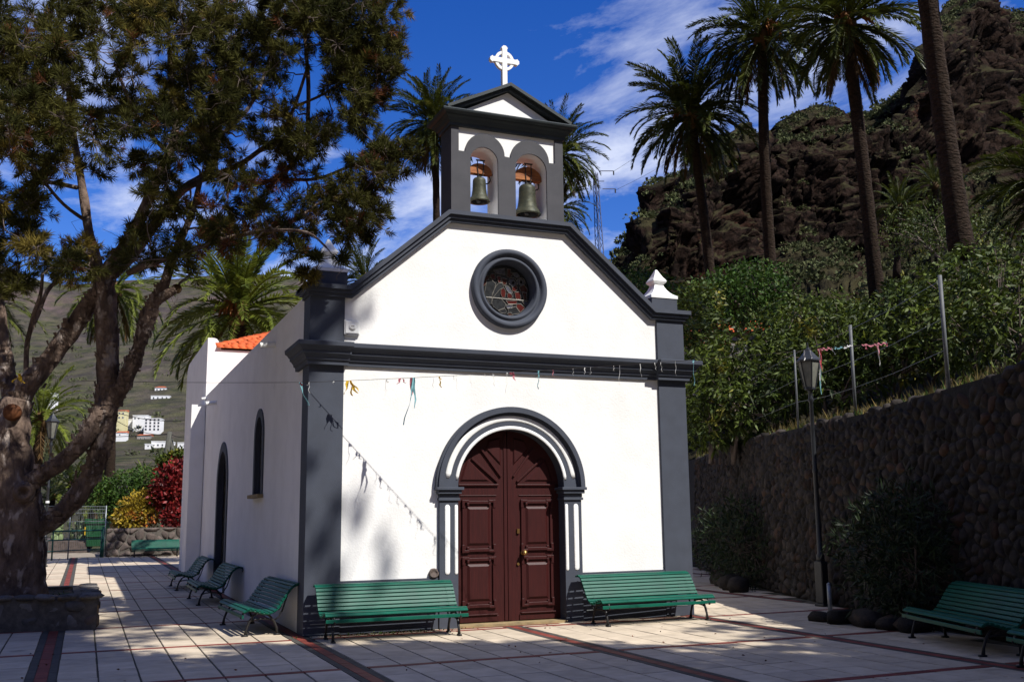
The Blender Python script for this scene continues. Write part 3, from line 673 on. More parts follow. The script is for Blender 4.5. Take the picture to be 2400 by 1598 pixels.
for x in (2.262, 4.098): part('flute', flute_bar(x, .775, 1.80, .028), 'white_paint', portal, True)
for x0_, x1_ in ((1.995,2.30),(4.06,4.365)):
    m = MB().box(x0_-.015, x1_+.02, -.04, .205, 1.86, 1.90).box(x0_-.002, x1_+.008, -.028, .205, 1.902, 1.96).box(x0_-.03, x1_+.035, -.07, .206, 1.962, 2.015).box(x0_-.062, x1_+.062, -.10, .207, 2.017, 2.06)
    part('impost', m, 'grey_paint', portal, bevel=.005)
part('threshold', MB().box(2.30, 4.06, -.06, .25, -.02, .035), 'threshold_stone', portal)
# door leaves
def leaf(x0, x1, inner):
    """inner: x of the meeting edge"""
    s = 1 if inner == x1 else -1
    arc = [(CX+.90*cos(radians(a)), 2.06+.90*sin(radians(a))) for a in (np.linspace(180, 90.3, 24) if s == 1 else np.linspace(0, 89.7, 24))]
    out = [(x0 if s == 1 else x1, .04)]+[(x, z) for x, z in arc]+[(inner, .04)]
    lf = part('door_leaf', MB().prism(out, .205, .25), 'door_wood')
    cxl = 2.70 if s == 1 else 3.675; hw = .27
    for z0, z1 in ((1.09,1.86),(.26,1.00)):
        fr = MB(); y0 = .172
        fr.box(cxl-hw+.09, cxl+hw-.09, y0+.006, .206, z1-.05, z1).box(cxl-hw+.09, cxl+hw-.09, y0, .206, z0, z0+.05)
        fr.box(cxl-hw, cxl-hw+.045, y0+.004, .206, z0+.09, z1-.09).box(cxl+hw-.045, cxl+hw, y0+.004, .206, z0+.09, z1-.09)
        for sx in (-1, 1):
            for zz, sz in ((z1, -1), (z0, 1)):
                a = cxl+sx*hw
                fr.box(min(a, a-sx*.11), max(a, a-sx*.11), y0-.004, .206, min(zz-sz*.012, zz+sz*.028), max(zz-sz*.012, zz+sz*.028)).box(min(a+sx*.006, a-sx*.035), max(a+sx*.006, a-sx*.035), y0-.006, .206, min(zz-sz*.015, zz+sz*.11), max(zz-sz*.015, zz+sz*.11))
                fr.box(min(a-sx*.11, a-sx*.075), max(a-sx*.11, a-sx*.075), y0-.002, .206, min(zz+sz*.03, zz+sz*.075), max(zz+sz*.03, zz+sz*.075))
        part('panel_frame', fr, 'door_wood', lf, bevel=.006)
        # raised field
        f0, f1 = (cxl-hw+.12, cxl+hw-.12); q0, q1 = z0+.13, z1-.13
        m = MB().add([(f0-.035,.204,q0-.035),(f1+.035,.204,q0-.035),(f1+.035,.204,q1+.035),(f0-.035,.204,q1+.035),(f0,.182,q0),(f1,.182,q0),(f1,.182,q1),(f0,.182,q1)], [(4,5,6,7),(0,1,5,4),(1,2,6,5),(2,3,7,6),(3,0,4,7)])
        part('raised_panel', m, 'door_wood', lf)
    for rz_ in ((.06, .06, .176, 2.085, 2.115), (.03, .03, .192, 1.93, 1.945), (.02, .03, .165, .145, .165), (.04, .05, .188, .05, .14)):
        part('door_rail', MB().box(cxl-hw-rz_[0], cxl+hw+rz_[1], rz_[2], .206, rz_[3], rz_[4]), 'door_wood', lf, bevel=.005)
    # fan of two diagonal mouldings with raised fields between
    c0 = inner-s*.05
    rb = MB()
    for ang, w_ in ((140, .022), (128, .022)):
        a = radians(ang); d = Vector((cos(a)*s, 0, sin(a))); p0 = Vector((inner-s*.16, .19, 2.15)) if ang == 140 else Vector((inner-s*.10, .19, 2.23))
        L = .56; n_ = Vector((-d.z, 0, d.x)); rb.obox(p0+d*L/2, d, Vector((0,1,0)), n_, L/2, .016, w_*.7)
    part('fan_moulding', rb, 'door_wood', lf, bevel=.004)
    def tri(pl, h=.184):
        cxx = sum(p[0] for p in pl)/len(pl); czz = sum(p[1] for p in pl)/len(pl); q = [(cxx+(p[0]-cxx)*.82, czz+(p[1]-czz)*.82) for p in pl]; n = len(pl)
        return MB().add([(p[0], .204, p[1]) for p in pl]+[(p[0], h, p[1]) for p in q], [tuple(range(n, 2*n))]+[(i, (i+1) % n, n+(i+1) % n, n+i) for i in range(n)])
    part('raised_panel', tri([(inner-s*.78, 2.16), (inner-s*.29, 2.16), (inner-s*.66, 2.52)]), 'door_wood', lf)
    part('raised_panel', tri([(inner-s*.10, 2.40), (inner-s*.10, 2.84), (inner-s*.30, 2.80), (inner-s*.36, 2.66)]), 'door_wood', lf)
    part('door_stile', MB().box(min(inner, inner-s*.055), max(inner, inner-s*.055)-.001, .19, .206, .05, 2.90), 'door_wood', lf, bevel=.004)
    return lf
leaf(2.29, CX-.004, CX-.004); rl = leaf(CX+.004, 4.07, CX+.004)
part('door_knob', MB().lathe([(.0,-.09),(.028,-.085),(.043,-.06),(.043,-.045),(.028,-.022),(.016,-.008),(.018,.0),(.04,.006),(.04,.018)], (3.43, .165, 1.06), 18, 'y'), 'brass', rl, True)
part('lock_plate', MB().box(3.335, 3.375, .178, .206, 1.355, 1.425), 'brass', rl); part('keyhole_plate', MB().lathe([(.0,-.01),(.022,-.008),(.024,.0)], (3.35, .19, .89), 12, 'y'), 'brass', rl)
# nave walls
whole = [(3.98,2.06),(5.08,2.06),(5.08,3.08)]+arcpts(4.53, 3.08, .55, 0, 180, 24)[1:]
dhole = [(8.86,.02),(10.90,.02),(10.90,2.36)]+arcpts(9.88, 2.36, 1.02, 0, 180, 28)[1:]
part('side_wall', MB().prism([(.453,0),(14.19,0),(14.19,4.95),(.453,4.95)], .02, .38, [whole, dhole], axis='x'), 'white_stucco')
part('side_wall', MB().box(6.0, 6.36, .453, 14.19, 0, 4.95), 'white_stucco')
part('nave_roof', MB().prism([(.39,4.75),(5.99,4.75),(5.99,4.80),(3.19,5.55),(.39,4.80)], .45, 14.18), 'roof_tile_far')
def aring(c, zc, zb, r1, r0, x0, x1, n=24):
    return MB().prism([(c-r1, zb), (c-r0, zb)]+arcpts(c, zc, r0, 180, 0, n)+[(c+r0, zb), (c+r1, zb)]+arcpts(c, zc, r1, 0, 180, n), x0, x1, axis='x')
swd = part('side_window', aring(4.53, 3.08, 2.06, .55, .40, -.004, .10), 'grey_paint')
part('window_glass', MB().prism([(4.08,2.06),(4.98,2.06),(4.98,3.08)]+arcpts(4.53, 3.08, .45, 0, 180, 20)[1:], .16, .18, axis='x'), 'dark_glass', swd)
gb = MB()
for yy in (4.30, 4.53, 4.76): gb.box(.145, .158, yy-.012, yy+.012, 2.07, 3.45)
for zz in (2.35, 2.70, 3.05): gb.box(.142, .156, 4.12, 4.94, zz-.012, zz+.012)
part('window_bars', gb, 'black_iron', swd)
part('window_sill', MB().box(-.09, .10, 3.92, 5.14, 1.99, 2.055), 'threshold_stone', swd, bevel=.008)
sdo = part('side_door', aring(9.88, 2.36, .02, 1.02, .80, -.004, .14, 28), 'grey_paint')
part('door_panel', MB().prism([(9.06,.02),(10.70,.02),(10.70,2.36)]+arcpts(9.88, 2.36, .82, 0, 180, 24)[1:], .20, .24, axis='x'), 'door_wood', sdo)
part('door_panel', MB().box(.185, .2, 9.2, 9.8, .2, 1.9), 'door_wood', sdo); part('door_panel', MB().box(.185, .2, 9.96, 10.56, .2, 1.9), 'door_wood', sdo)
# chancel block behind, with scrolled front parapet, hip roof and a buttress
part('chancel_wall', MB().prism([(14.19,0),(20.4,0),(20.4,6.05)]+[(20.4-.75+.75*cos(radians(a)), 6.0+.58*sin(radians(a))) for a in (15,30,45,60,75,90)]+[(14.19,6.56)], .0, .17, axis='x'), 'white_stucco')
ch = MB().box(.171, 6.38, 14.19, 20.39, 0, 6.24)
ch.prism([(.171,6.2405),(.171,6.56)]+[(.171+.13*sin(radians(a)), 6.56-.15*(1-cos(radians(a)))) for a in (30,60,90)]+[(.32,6.40),(.36,6.34),(.36,6.2405)], 14.19, 14.42)
ch.box(6.21, 6.38, 14.19, 20.39, 6.2405, 6.56)
part('chancel', ch, 'white_stucco')
part('buttress', MB().prism([(-.36,0),(-.001,0),(-.001,4.69),(-.36,4.69)], 14.16, 15.2), 'white_stucco')
part('rain_spout', MB().tube([(.05,14.05,4.86),(-.12,14.05,4.84)], .035, 8), 'white_paint')
for yy, zz in ((3.13,4.62),(11.75,4.50)):
    part('rain_spout', MB().tube([(.05,yy,zz),(-.24,yy-.02,zz-.035)], [.055,.05], 12), 'white_paint')
# hip roof with separate curved tiles on the front slope
E0 = 6.30; HS = .42                                     # eave height, slope
y_e = 14.22; half = 2.85; x_l, x_r = .27, 6.11
rf = part('roof', MB().add([(x_l,y_e,E0),(x_r,y_e,E0),(x_r,20.3,E0),(x_l,20.3,E0),(3.19,y_e+2.92,E0+2.92*HS),(3.19,17.4,E0+2.92*HS)], [(0,1,4),(1,2,5,4),(2,3,5),(3,0,4,5)]), 'roof_tile_far')
tl = MB(); tw, tlen = .105, .40
tv = []
for k, yy in enumerate((0, tlen)):
    for j in range(7): a = pi*j/6; tv.append((tw*(1-.14*k)*cos(a), yy, tw*.62*(1-.1*k)*sin(a)+(.022 if k == 0 else .0)))
tl.add(tv, [(j, j+1, 8+j, 7+j) for j in range(6)]+[tuple(range(6, -1, -1))])
tile_me = tl.mesh('roof_tile', 'roof_tile', True)
slope_a = math.atan(HS); cnt = 0
for row in range(9):
    off = row*.33; yb = y_e-.10+off*cos(slope_a); zb = E0+.005+(off-.10)*sin(slope_a)
    n0 = x_l+max(0, off*cos(slope_a)-.06); n1 = x_r-max(0, off*cos(slope_a)-.06)
    k = int((n1-n0)/.205)
    for q in range(k+1):
        if cnt >= 170: break
        o = put('roof_tile', tile_me, rf); o.location = (n0+.06+q*.205+rnd.gauss(0, .004), yb, zb); o.rotation_euler = (slope_a+rnd.gauss(0, .01), 0, rnd.gauss(0, .012)); cnt += 1
hipd = Vector((1, 1, HS)).normalized()
for q in range(11):
    o = put('ridge_tile', tile_me, rf); o.scale = (1.15, 1, 1.3)
    o.location = Vector((x_l-.03, y_e-.03, E0+.02))+hipd*(q*.37); o.rotation_euler = (math.atan(HS/sqrt(2)), 0, -pi/4)
# siren box and stone on the facade
sb = thing('siren_box', 'white plastic siren box high on the facade beside the left pilaster', 'alarm box', (.63, .04, 4.41))
MB().box(-.105, .105, -.075, -.001, -.095, .10).build('cover', 'white_paint', sb, bevel=.012)
MB().box(-.118, -.085, -.06, -.002, -.105, .115).box(.085, .118, -.05, -.002, -.105, -.02).box(-.06, .08, -.055, -.003, -.115, -.096).build('bracket', 'white_paint', sb, bevel=.004)
em = MB().lathe([(.046,-.012),(.052,-.010),(.054,0)], (0, -.075, .005), 24, 'y'); em.v = [(x, y, z) for x, y, z in em.v]
em.build('badge', 'white_paint', sb, True)
MB().box(-.024, .024, -.0905, -.087, .012, .022).tube([(p[0], -.089, p[1]+.003) for p in arcpts(0, 0, .036, 200, 330, 10)], .004, 5).build('badge_mark', 'house_grey', sb)
st = MB().lathe([(.0,-.022),(.050,-.022),(.055,-.030),(.068,-.032),(.076,-.024),(.080,.0),(.07,.02)], (0,0,0), 20, 'y'); st.v = [(x*1.0, y, z*.78+(.018 if z > .05 else 0)) for x, y, z in st.v]
so_ = st.build('wall_plaque', 'threshold_stone', None, True); so_.location = (1.918, .02, .795); tag(so_, 'small oval brownish plaque at the foot of the wall left of the door', 'plaque')
so_.data.materials[0] = MT['low_stone']
# bells hanging in the arches
def bell(cx, dia, ztop, zbot, ycen, yoke_hw, yz0, yz1, label):
    t_ = thing('bell', label, 'bell', (cx, ycen, zbot), 0, 'bells hanging in the belfry arches'); R = dia/2; H = ztop-zbot
    prof_ = [(R*.80,.01*H),(R*1.0,0),(R*1.0,.03*H),(R*.95,.09*H),(R*.86,.17*H),(R*.80,.20*H),(R*.76,.23*H),(R*.70,.36*H),(R*.66,.5*H),(R*.635,.64*H),(R*.64,.67*H),(R*.63,.70*H),(R*.625,.82*H),(R*.60,.90*H),(R*.50,.955*H),(R*.30,.98*H),(R*.0,1.0*H)]
    MB().lathe(prof_, (0,0,0), 30, closed=False).build('bell_body', 'bronze', t_, True)
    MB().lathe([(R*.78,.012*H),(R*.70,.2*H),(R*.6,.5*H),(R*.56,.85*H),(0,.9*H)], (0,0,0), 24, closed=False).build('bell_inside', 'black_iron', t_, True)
    MB().tube([(0,0,.75*H),(-.01,.0,.10*H)], .012, 6).lathe([(0,-.045),(.03,-.03),(.038,0),(.03,.03),(0,.045)], (-.012,0,.07*H), 10).build('clapper', 'black_iron', t_, True)
    b0 = yz0-zbot; b1 = yz1-zbot; hh = b1-b0
    yk = [(-yoke_hw, b0), (yoke_hw, b0)]+[(yoke_hw*cos(radians(a)), b0+.03+(hh-.03)*sin(radians(a))) for a in range(0, 181, 15)]
    MB().prism(yk, -.055, .055).build('yoke', 'yoke_wood', t_, bevel=.008)
    MB().tube([(-yoke_hw-.05, 0, b0+.02),(yoke_hw+.05, 0, b0+.02)], .016, 8).box(-.03, .03, -.03, .03, H*.97, b0+.01).build('axle', 'black_iron', t_)
    ir = MB()
    for sx in (-1, 1): ir.tube([(sx*.035,-.062,H*1.0),(sx*.055,-.064,b0+hh*.55),(sx*.05,-.06,b1+.05)], .008, 6)
    ir.box(-.075, .075, -.072, -.05, b1+.035, b1+.055).box(-.10, .10, -.02, .02, b0-.012, b0-.001); ir.build('strap', 'black_iron', t_)
    MB().tube([(p[0]*1.0, .07, p[1]) for p in arcpts(yoke_hw*.7, b0-.04, .075, 100, -120, 10)], .011, 6).build('striker_loop', 'black_iron', t_)
bell(2.765, .345, 7.075, 6.655, .25, .205, 7.12, 7.30, 'smaller bronze bell in the left arch of the belfry')
bell(3.615, .445, 7.055, 6.525, .25, .245, 7.11, 7.345, 'larger bronze bell in the right arch of the belfry')

# ================================================================== BENCHES
# seat curve, u = distance out from the wall behind, z = height
SEAT = [(.945,.278,88),(.918,.352,38),(.868,.378,8),(.806,.372,-14),(.742,.352,-18),(.678,.332,-14),(.614,.320,-4),(.552,.324,12),(.497,.350,34),
        (.455,.398,54),(.420,.447,56),(.387,.496,56),(.354,.545,56),(.320,.594,55),(.284,.642,52),(.235,.682,28),(.172,.703,6),(.118,.692,-22)]
def slat_mesh(L):
    m = MB(); h = .0095; w_ = .0235; b = .004
    sec = [(-w_,-h),(w_,-h),(w_,h-b),(w_-b,h),(-w_+b,h),(-w_,h-b)]
    P = [(x, a, c) for x in (-L/2, L/2) for a, c in sec]; n = 6
    m.add(P, [(j, (j+1) % n, n+(j+1) % n, n+j) for j in range(n)]+[tuple(range(n))[::-1], tuple(range(n, 2*n))])
    for x in (-L/2+.12, L/2-.12):
        m.lathe([(.009,h-.001),(.007,h+.003),(.0,h+.0035)], (x, rnd.uniform(-.006, .006), 0), 6, closed=False)
    return m.mesh('slat', 'bench_green')
def bench_end_mesh():
    m = MB(); c = [Vector((0, -u, z)) for u, z, a in SEAT[1:]]
    q = []
    for i, p in enumerate(c):                                  # the rail follows just under the slats
        d = (c[min(i+1, len(c)-1)]-c[max(i-1, 0)]).normalized(); nrm = Vector((0, d.z, -d.y))*-1
        if nrm.z > 0 and i < 8: nrm = -nrm
        q.append(p+Vector((0, .028 if i > 7 else 0, -.028 if i <= 8 else -.012)))
    m.tube([(0,-.955,.245)]+[tuple(v) for v in q], [.016]*len(q)+[.014], 7)
    f = lambda pts, r: m.tube([(0, -u, z) for u, z in pts], r, 7)
    f([(.885,.012),(.872,.10),(.835,.20),(.775,.285),(.70,.31)], [.024,.017,.019,.016,.013])
    f([(.435,.012),(.445,.10),(.49,.20),(.56,.275),(.63,.30)], [.024,.016,.018,.016,.013])
    f([(.835,.20),(.76,.225),(.66,.232),(.56,.225),(.49,.20)], .011)
    f([(.49,.20),(.43,.24),(.37,.34),(.33,.47),(.29,.575)], [.013,.011,.011,.010,.009])
    f([(.47,.34),(.42,.35),(.385,.40)], .009)
    for u in (.885, .435): m.box(-.024, .024, -u-.05, -u+.035, .0, .022)
    f([(.13,.685),(.085,.665),(.07,.63),(.095,.605)], [.012,.011,.010,.007])
    return m.mesh('bench_end', 'black_iron', True)
SL = slat_mesh(2.0); BE = bench_end_mesh()
rail = MB()
_c = [(u, z) for u, z, a in SEAT[1:-1]]
rail.tube([(0, -u+(.016 if i > 7 else 0), z-(.018 if i < 9 else .006)) for i, (u, z) in enumerate(_c)], .0105, 5)
RL = rail.mesh('side_rail', 'bench_green', True)
def make_bench(label, loc, rz):
    t_ = thing('bench', label, 'bench', loc, rz, 'green slatted benches on the plaza')
    for u, z, a in SEAT:
        o = put('slat', SL, t_); o.location = (rnd.gauss(0, .002), -u, z)
        # the slat's upper face looks up for the seat and forward for the back
        aa = radians(a); o.rotation_euler = (aa if not (u > .9 and z < .3) else radians(88), 0, 0)
    for x in (-.885, .885): put('bench_end', BE, t_).location = (x, 0, 0)
    for x in (-.985, .985): put('side_rail', RL, t_).location = (x, 0, 0)
    return t_
b1 = make_bench('glossy green slatted bench against the facade left of the door', (1.108, .0, 0), radians(.3))
def more_bench(label, loc, rz): return copy_thing(b1, loc, rz, label)
more_bench('glossy green slatted bench against the facade right of the door', (5.185, .045, 0), radians(2.0))
more_bench('shaded green bench on the side wall nearest the front corner', (.115, 1.33, 0), radians(-87.2))
more_bench('shaded green bench on the side wall in front of the side door', (.085, 6.98, 0), radians(-89.6))
more_bench('shaded green bench on the side wall farthest from the front corner', (.045, 11.4, 0), radians(-90))
more_bench('sunlit green bench in front of the low stone wall beyond the plaza', (.05, 33.72, 0), radians(1))
v_ = Vector((6.584-7.182, -5.686+3.925, 0)).normalized(); ang = atan2(v_.y, v_.x)+pi
mid = Vector((6.883, -4.806, 0)); nb_ = Vector((v_.y, -v_.x, 0)); nb_ = nb_ if nb_.x > 0 else -nb_
ang = atan2(-nb_.x, nb_.y)
cb = mid+nb_*.885
more_bench('dark shaded green bench in front of the tall stone wall beside the oleander', (cb.x, cb.y, 0), ang)
e2 = cb+v_*2.52+nb_*.03
more_bench('dark green bench only just showing at the right edge of the picture', (e2.x, e2.y, 0), ang+.06)

# ================================================================== STONE WALLS
def vor_cells(pts, bounds, k=18):
    """polygons of the points' nearest regions inside a box"""
    P = np.array(pts); x0, x1, z0, z1 = bounds; out = []
    for i in range(len(P)):
        d2 = np.sum((P-P[i])**2, axis=1); near = np.argsort(d2)[1:k+1]; poly = [(x0, z0), (x1, z0), (x1, z1), (x0, z1)]
        for j in near:
            m = (P[i]+P[j])/2; n = P[j]-P[i]; q = []
            for a, b in zip(poly, poly[1:]+poly[:1]):
                da = (a[0]-m[0])*n[0]+(a[1]-m[1])*n[1]; db = (b[0]-m[0])*n[0]+(b[1]-m[1])*n[1]
                if da <= 0: q.append(a)
                if (da < 0) != (db < 0) and abs(da-db) > 1e-12: t_ = da/(da-db); q.append((a[0]+(b[0]-a[0])*t_, a[1]+(b[1]-a[1])*t_))
            poly = q
            if len(poly) < 3: break
        out.append(poly)
    return out
def scatter(L, h, size, rs, zbias=1.0):
    """uneven points over an L by h face, about size apart; zbias > 1 makes the stones lie longer than tall"""
    pts = []; n = int(L*h/(size*size)*3.2)
    for _ in range(n):
        p = (rs.uniform(0, L), rs.uniform(0, h)); r_ = size*rs.choice([.5, .72, .85, 1.0, 1.15])
        if all((p[0]-q[0])**2/zbias**2+(p[1]-q[1])**2*1.0 > (r_*.5+q[2]*.5)**2 for q in pts): pts.append((p[0], p[1], r_))
    return [(p[0], p[1]) for p in pts]
def stone_geo(poly, gap, bulge, depth, rs):
    """one fitted stone in face coordinates (along, out, up): sides going in, rounded front"""
    P = [Vector((p[0], 0, p[1])) for p in poly]
    Q = [p for i, p in enumerate(P) if (p-P[i-1]).length > .02]; P = Q if len(Q) >= 3 else P
    R = []
    for i, p in enumerate(P):                                   # cut the corners so that the outline is not sharp
        a, b = P[i-1], P[(i+1) % len(P)]; R += [p.lerp(a, .22), p.lerp(b, .22)] if (p-a).length > .05 and (p-b).length > .05 else [p]
    c = sum(R, Vector())/len(R); ex = sqrt(max((p-c).length_squared for p in R)); n = len(R); V = []
    tx_, tz_ = rs.normal(0, .13), rs.normal(0, .13)
    for shrink, out in ((gap, -depth), (gap*1.15, -bulge*.25), (gap+.22*ex, bulge*.75), (gap+.50*ex, bulge)):
        for p in R:
            d_ = p-c; l = max(d_.length, 1e-5); k = max(.12, 1-shrink/l*(.8+.4*rs.uniform())); q = c+d_*k; o = out*(1+rs.normal(0, .14))+(((q.x-c.x)*tx_+(q.z-c.z)*tz_) if out > 0 or out > -depth else 0); V.append(Vector((q.x, o, q.z)))
    V.append(Vector((c.x, bulge*1.05, c.z)))
    F = [(r_*n+i, r_*n+(i+1) % n, (r_+1)*n+(i+1) % n, (r_+1)*n+i) for r_ in range(3) for i in range(n)]+[(3*n+i, 3*n+(i+1) % n, 4*n) for i in range(n)]
    return V, F, c
def lay_stones(parent, cells, to_world, mats, gap, bulge, depth, rs, limit=None, order=None, bulk=None):
    idx_ = list(range(len(cells)))
    if order: idx_.sort(key=lambda i: order(cells[i]))
    bm_ = MB(); nobj = 0
    for rank, i in enumerate(idx_):
        pl_ = cells[i]
        if len(pl_) < 3: continue
        V, F, c = stone_geo(pl_, gap, bulge*rs.uniform(.6, 1.3), depth, rs); Wv = [to_world(v) for v in V]
        if limit is None or nobj < limit:
            o0 = to_world(Vector((c.x, 0, c.z))); m = MB(); m.add([w_-o0 for w_ in Wv], F); o = m.build('stone', mats[int(rs.choice(len(mats)))], parent, True); o.location = o0; nobj += 1
        else: bm_.add(Wv, F)
    if bm_.v: tag(bm_.build('stonework', bulk, parent, True), kind='stuff')
def face_map(A, B):
    A, B = Vector((A[0], A[1], 0)), Vector((B[0], B[1], 0)); t_ = (B-A).normalized(); n_ = Vector((t_.y, -t_.x, 0))
    return lambda v: A+t_*v.x+n_*v.y+Vector((0, 0, v.z))
def stone_mesh(name, mat, seed, flat=.55):
    bm = bmesh.new(); bmesh.ops.create_cube(bm, size=2); bmesh.ops.subdivide_edges(bm, edges=bm.edges[:], cuts=1, use_grid_fill=True)
    r_ = random.Random(seed)
    for v in bm.verts:
        p = v.co; l = (abs(p.x)**3.2+abs(p.y)**3.2+abs(p.z)**3.2)**(1/3.2); v.co = p/l*r_.uniform(.80, 1.12)
    me = bpy.data.meshes.new(name); bm.to_mesh(me); bm.free(); me.polygons.foreach_set('use_smooth', [True]*len(me.polygons)); me.materials.append(MT[mat]); return me
ST = [stone_mesh('boulder', 'stone', 40+i) for i in range(6)]
PS = [stone_mesh('cap_stone', 'planter_stone', 80+i) for i in range(8)]
def wall_len():
    s = [0]
    for (a, b), (c, d) in zip(WALL, WALL[1:]): s.append(s[-1]+sqrt((c-a)**2+(d-b)**2))
    return s
WS = wall_len()
def wall_pt(s):
    for i in range(len(WALL)-1):
        if s <= WS[i+1]: k = (s-WS[i])/(WS[i+1]-WS[i]); a, b = Vector(WALL[i]), Vector(WALL[i+1]); t_ = (b-a).normalized(); return a+(b-a)*k, t_
    return Vector(WALL[-1]), (Vector(WALL[-1])-Vector(WALL[-2])).normalized()
def wall_top(y): return float(np.interp(-y, [-17, -8, -1.2, 1.1, 3.1, 4.5, 6, 9, 11], [3.36, 3.38, 3.33, 3.33, 3.40, 3.45, 3.50, 3.60, 3.65]))
BATTER = .055                                                # the face leans back
rw_ = thing('retaining_wall', 'tall dark dry stone retaining wall along the right of the plaza', 'wall')
core = MB()
pts = [wall_pt(s) for s in np.linspace(0, WS[-1], 60)]
P = []
for p, t_ in pts:
    n_ = Vector((-t_.y, t_.x)); n_ = n_ if n_.x > 0 else -n_; h = wall_top(p.y)-.07
    a = p+n_*.07; b = p+n_*(.07+BATTER*h); c = p+n_*.62; P += [(a.x,a.y,-.1),(b.x,b.y,h),(c.x,c.y,h),(c.x,c.y,-.1)]
core.add(P, [(4*i+j, 4*i+(j+1) % 4, 4*i+4+(j+1) % 4, 4*i+4+j) for i in range(59) for j in range(4)]+[(0,1,2,3), (236,239,238,237)])
core.build('wall_core', 'mortar', rw_)
rsw = np.random.RandomState(77)
S0 = next(q for q in np.linspace(0, WS[-1], 400) if wall_pt(q)[0].y < 13.0)
wl = WS[-1]-S0-1.2
wp = scatter(wl, 3.62, .168, rsw, 1.06)
wc = [c for c in vor_cells(wp, (0, wl, 0, 3.66))]
def wmap(v):
    p, t_ = wall_pt(S0+v.x); n_ = Vector((-t_.y, t_.x)); n_ = n_ if n_.x > 0 else -n_; o = BATTER*v.z+.075-v.y
    return Vector((p.x+n_.x*o, p.y+n_.y*o, v.z))
def keep(c):
    if len(c) < 3: return False
    x = sum(p[0] for p in c)/len(c); z = sum(p[1] for p in c)/len(c); return max(p[1] for p in c) < wall_top(wall_pt(S0+x)[0].y)+.045
def worder(c):
    x = sum(p[0] for p in c)/len(c); z = sum(p[1] for p in c)/len(c); q = np.array(wmap(Vector((x, 0, z))))-CAM; f_ = q@FW; lat = abs(q@RT)/f_; ar = (max(p[0] for p in c)-min(p[0] for p in c))*(max(p[1] for p in c)-min(p[1] for p in c))
    return (lat > .515 or z < .05, f_*f_/max(ar, 1e-4))
lay_stones(rw_, [c for c in wc if keep(c)], wmap, ['stone']*6+['stone_red'], .008, .045, .12, rsw, 298, worder, 'stone_bulk')

# planter round the pine
pl = thing('stone_planter', 'low mortared stone planter wall around the big pine trunk', 'planter')
PA, PB, PC, PD = (-5.9,3.05), (-2.58,2.36), (-2.66,5.35), (-5.9,5.6)
pc = MB().prism([(-5.9,3.10),(-2.64,2.43),(-2.72,5.29),(-5.9,5.55)], -.02, .50, [[(-5.7,3.45),(-2.98,2.85),(-3.02,4.95),(-5.7,5.25)]], axis='z')
pc.build('planter_core', 'planter_mortar', pl)
rsp = np.random.RandomState(12)
for A, B in (((-5.0,2.955),(-2.60,2.455)), ((-2.655,2.44),(-2.735,5.30))):
    L_ = (Vector(A)-Vector(B)).length; cs = vor_cells(scatter(L_, .45, .25, rsp, 1.15), (0, L_, 0, .45)); lay_stones(pl, cs, face_map(A, B), ['planter_stone']*5+['low_stone'], .012, .045, .05, rsp)
for A, B in (((-5.0,2.99),(-2.60,2.50)), ((-2.72,2.5),(-2.78,5.3))):                # cap stones
    A, B = Vector(A), Vector(B); n = int((B-A).length/.30); t_ = (B-A).normalized()
    for i in range(n):
        c = A+(B-A)*((i+.5)/n); o = put('cap_stone', rnd.choice(PS), pl); o.location = (c.x, c.y, .487); o.scale = ((B-A).length/n*.53, .17, .05); o.rotation_euler = (0, rnd.gauss(0, .03), atan2(t_.y, t_.x))
MB().prism([(-5.7,3.45),(-2.98,2.85),(-3.02,4.95),(-5.7,5.25)], .30, .455, axis='z').build('soil', 'soil', pl)
# low wall beyond the plaza with its croton bed
lw = thing('low_stone_wall', 'low lava stone wall behind the far green bench', 'wall')
MB().box(-1.95, 7, 34.10, 34.40, -.3, 1.22).build('wall_core', 'planter_mortar', lw)
lay_stones(lw, vor_cells(scatter(4.3, 1.24, .30, rsp, 1.25), (0, 4.3, 0, 1.24)), face_map((-1.97,34.09),(2.4,34.09)), ['low_stone'], .014, .045, .06, rsp)
tag(MB().box(-1.9, 7, 34.41, 39, -.4, 1.05).build('flower_bed', 'soil'), kind='structure')
# kerb of boulders at the foot of the two oleanders
k1 = thing('boulder_kerb', 'row of rounded boulders edging the oleander beside the dark bench', 'kerb')
for (x, y, s_) in ((7.36,-1.75,.17),(7.42,-2.15,.22),(7.46,-2.62,.26),(7.52,-3.06,.20),(7.58,-3.42,.24)):
    o = put('boulder', rnd.choice(ST), k1); o.location = (x+.14, y, s_*.38); o.scale = (s_*.8, s_*1.15, s_*.62); o.rotation_euler = (0, 0, rnd.uniform(0, 3))
k2 = thing('boulder_kerb', 'row of rounded boulders edging the oleander beside the church corner', 'kerb')
for (x, y, s_) in ((9.75,3.6,.20),(10.0,4.15,.22),(10.25,4.7,.2),(10.55,5.3,.22),(10.85,5.9,.2)):
    o = put('boulder', rnd.choice(ST), k2); o.location = (x, y, s_*.55); o.scale = (s_, s_*1.2, s_); o.rotation_euler = (0, 0, rnd.uniform(0, 3))

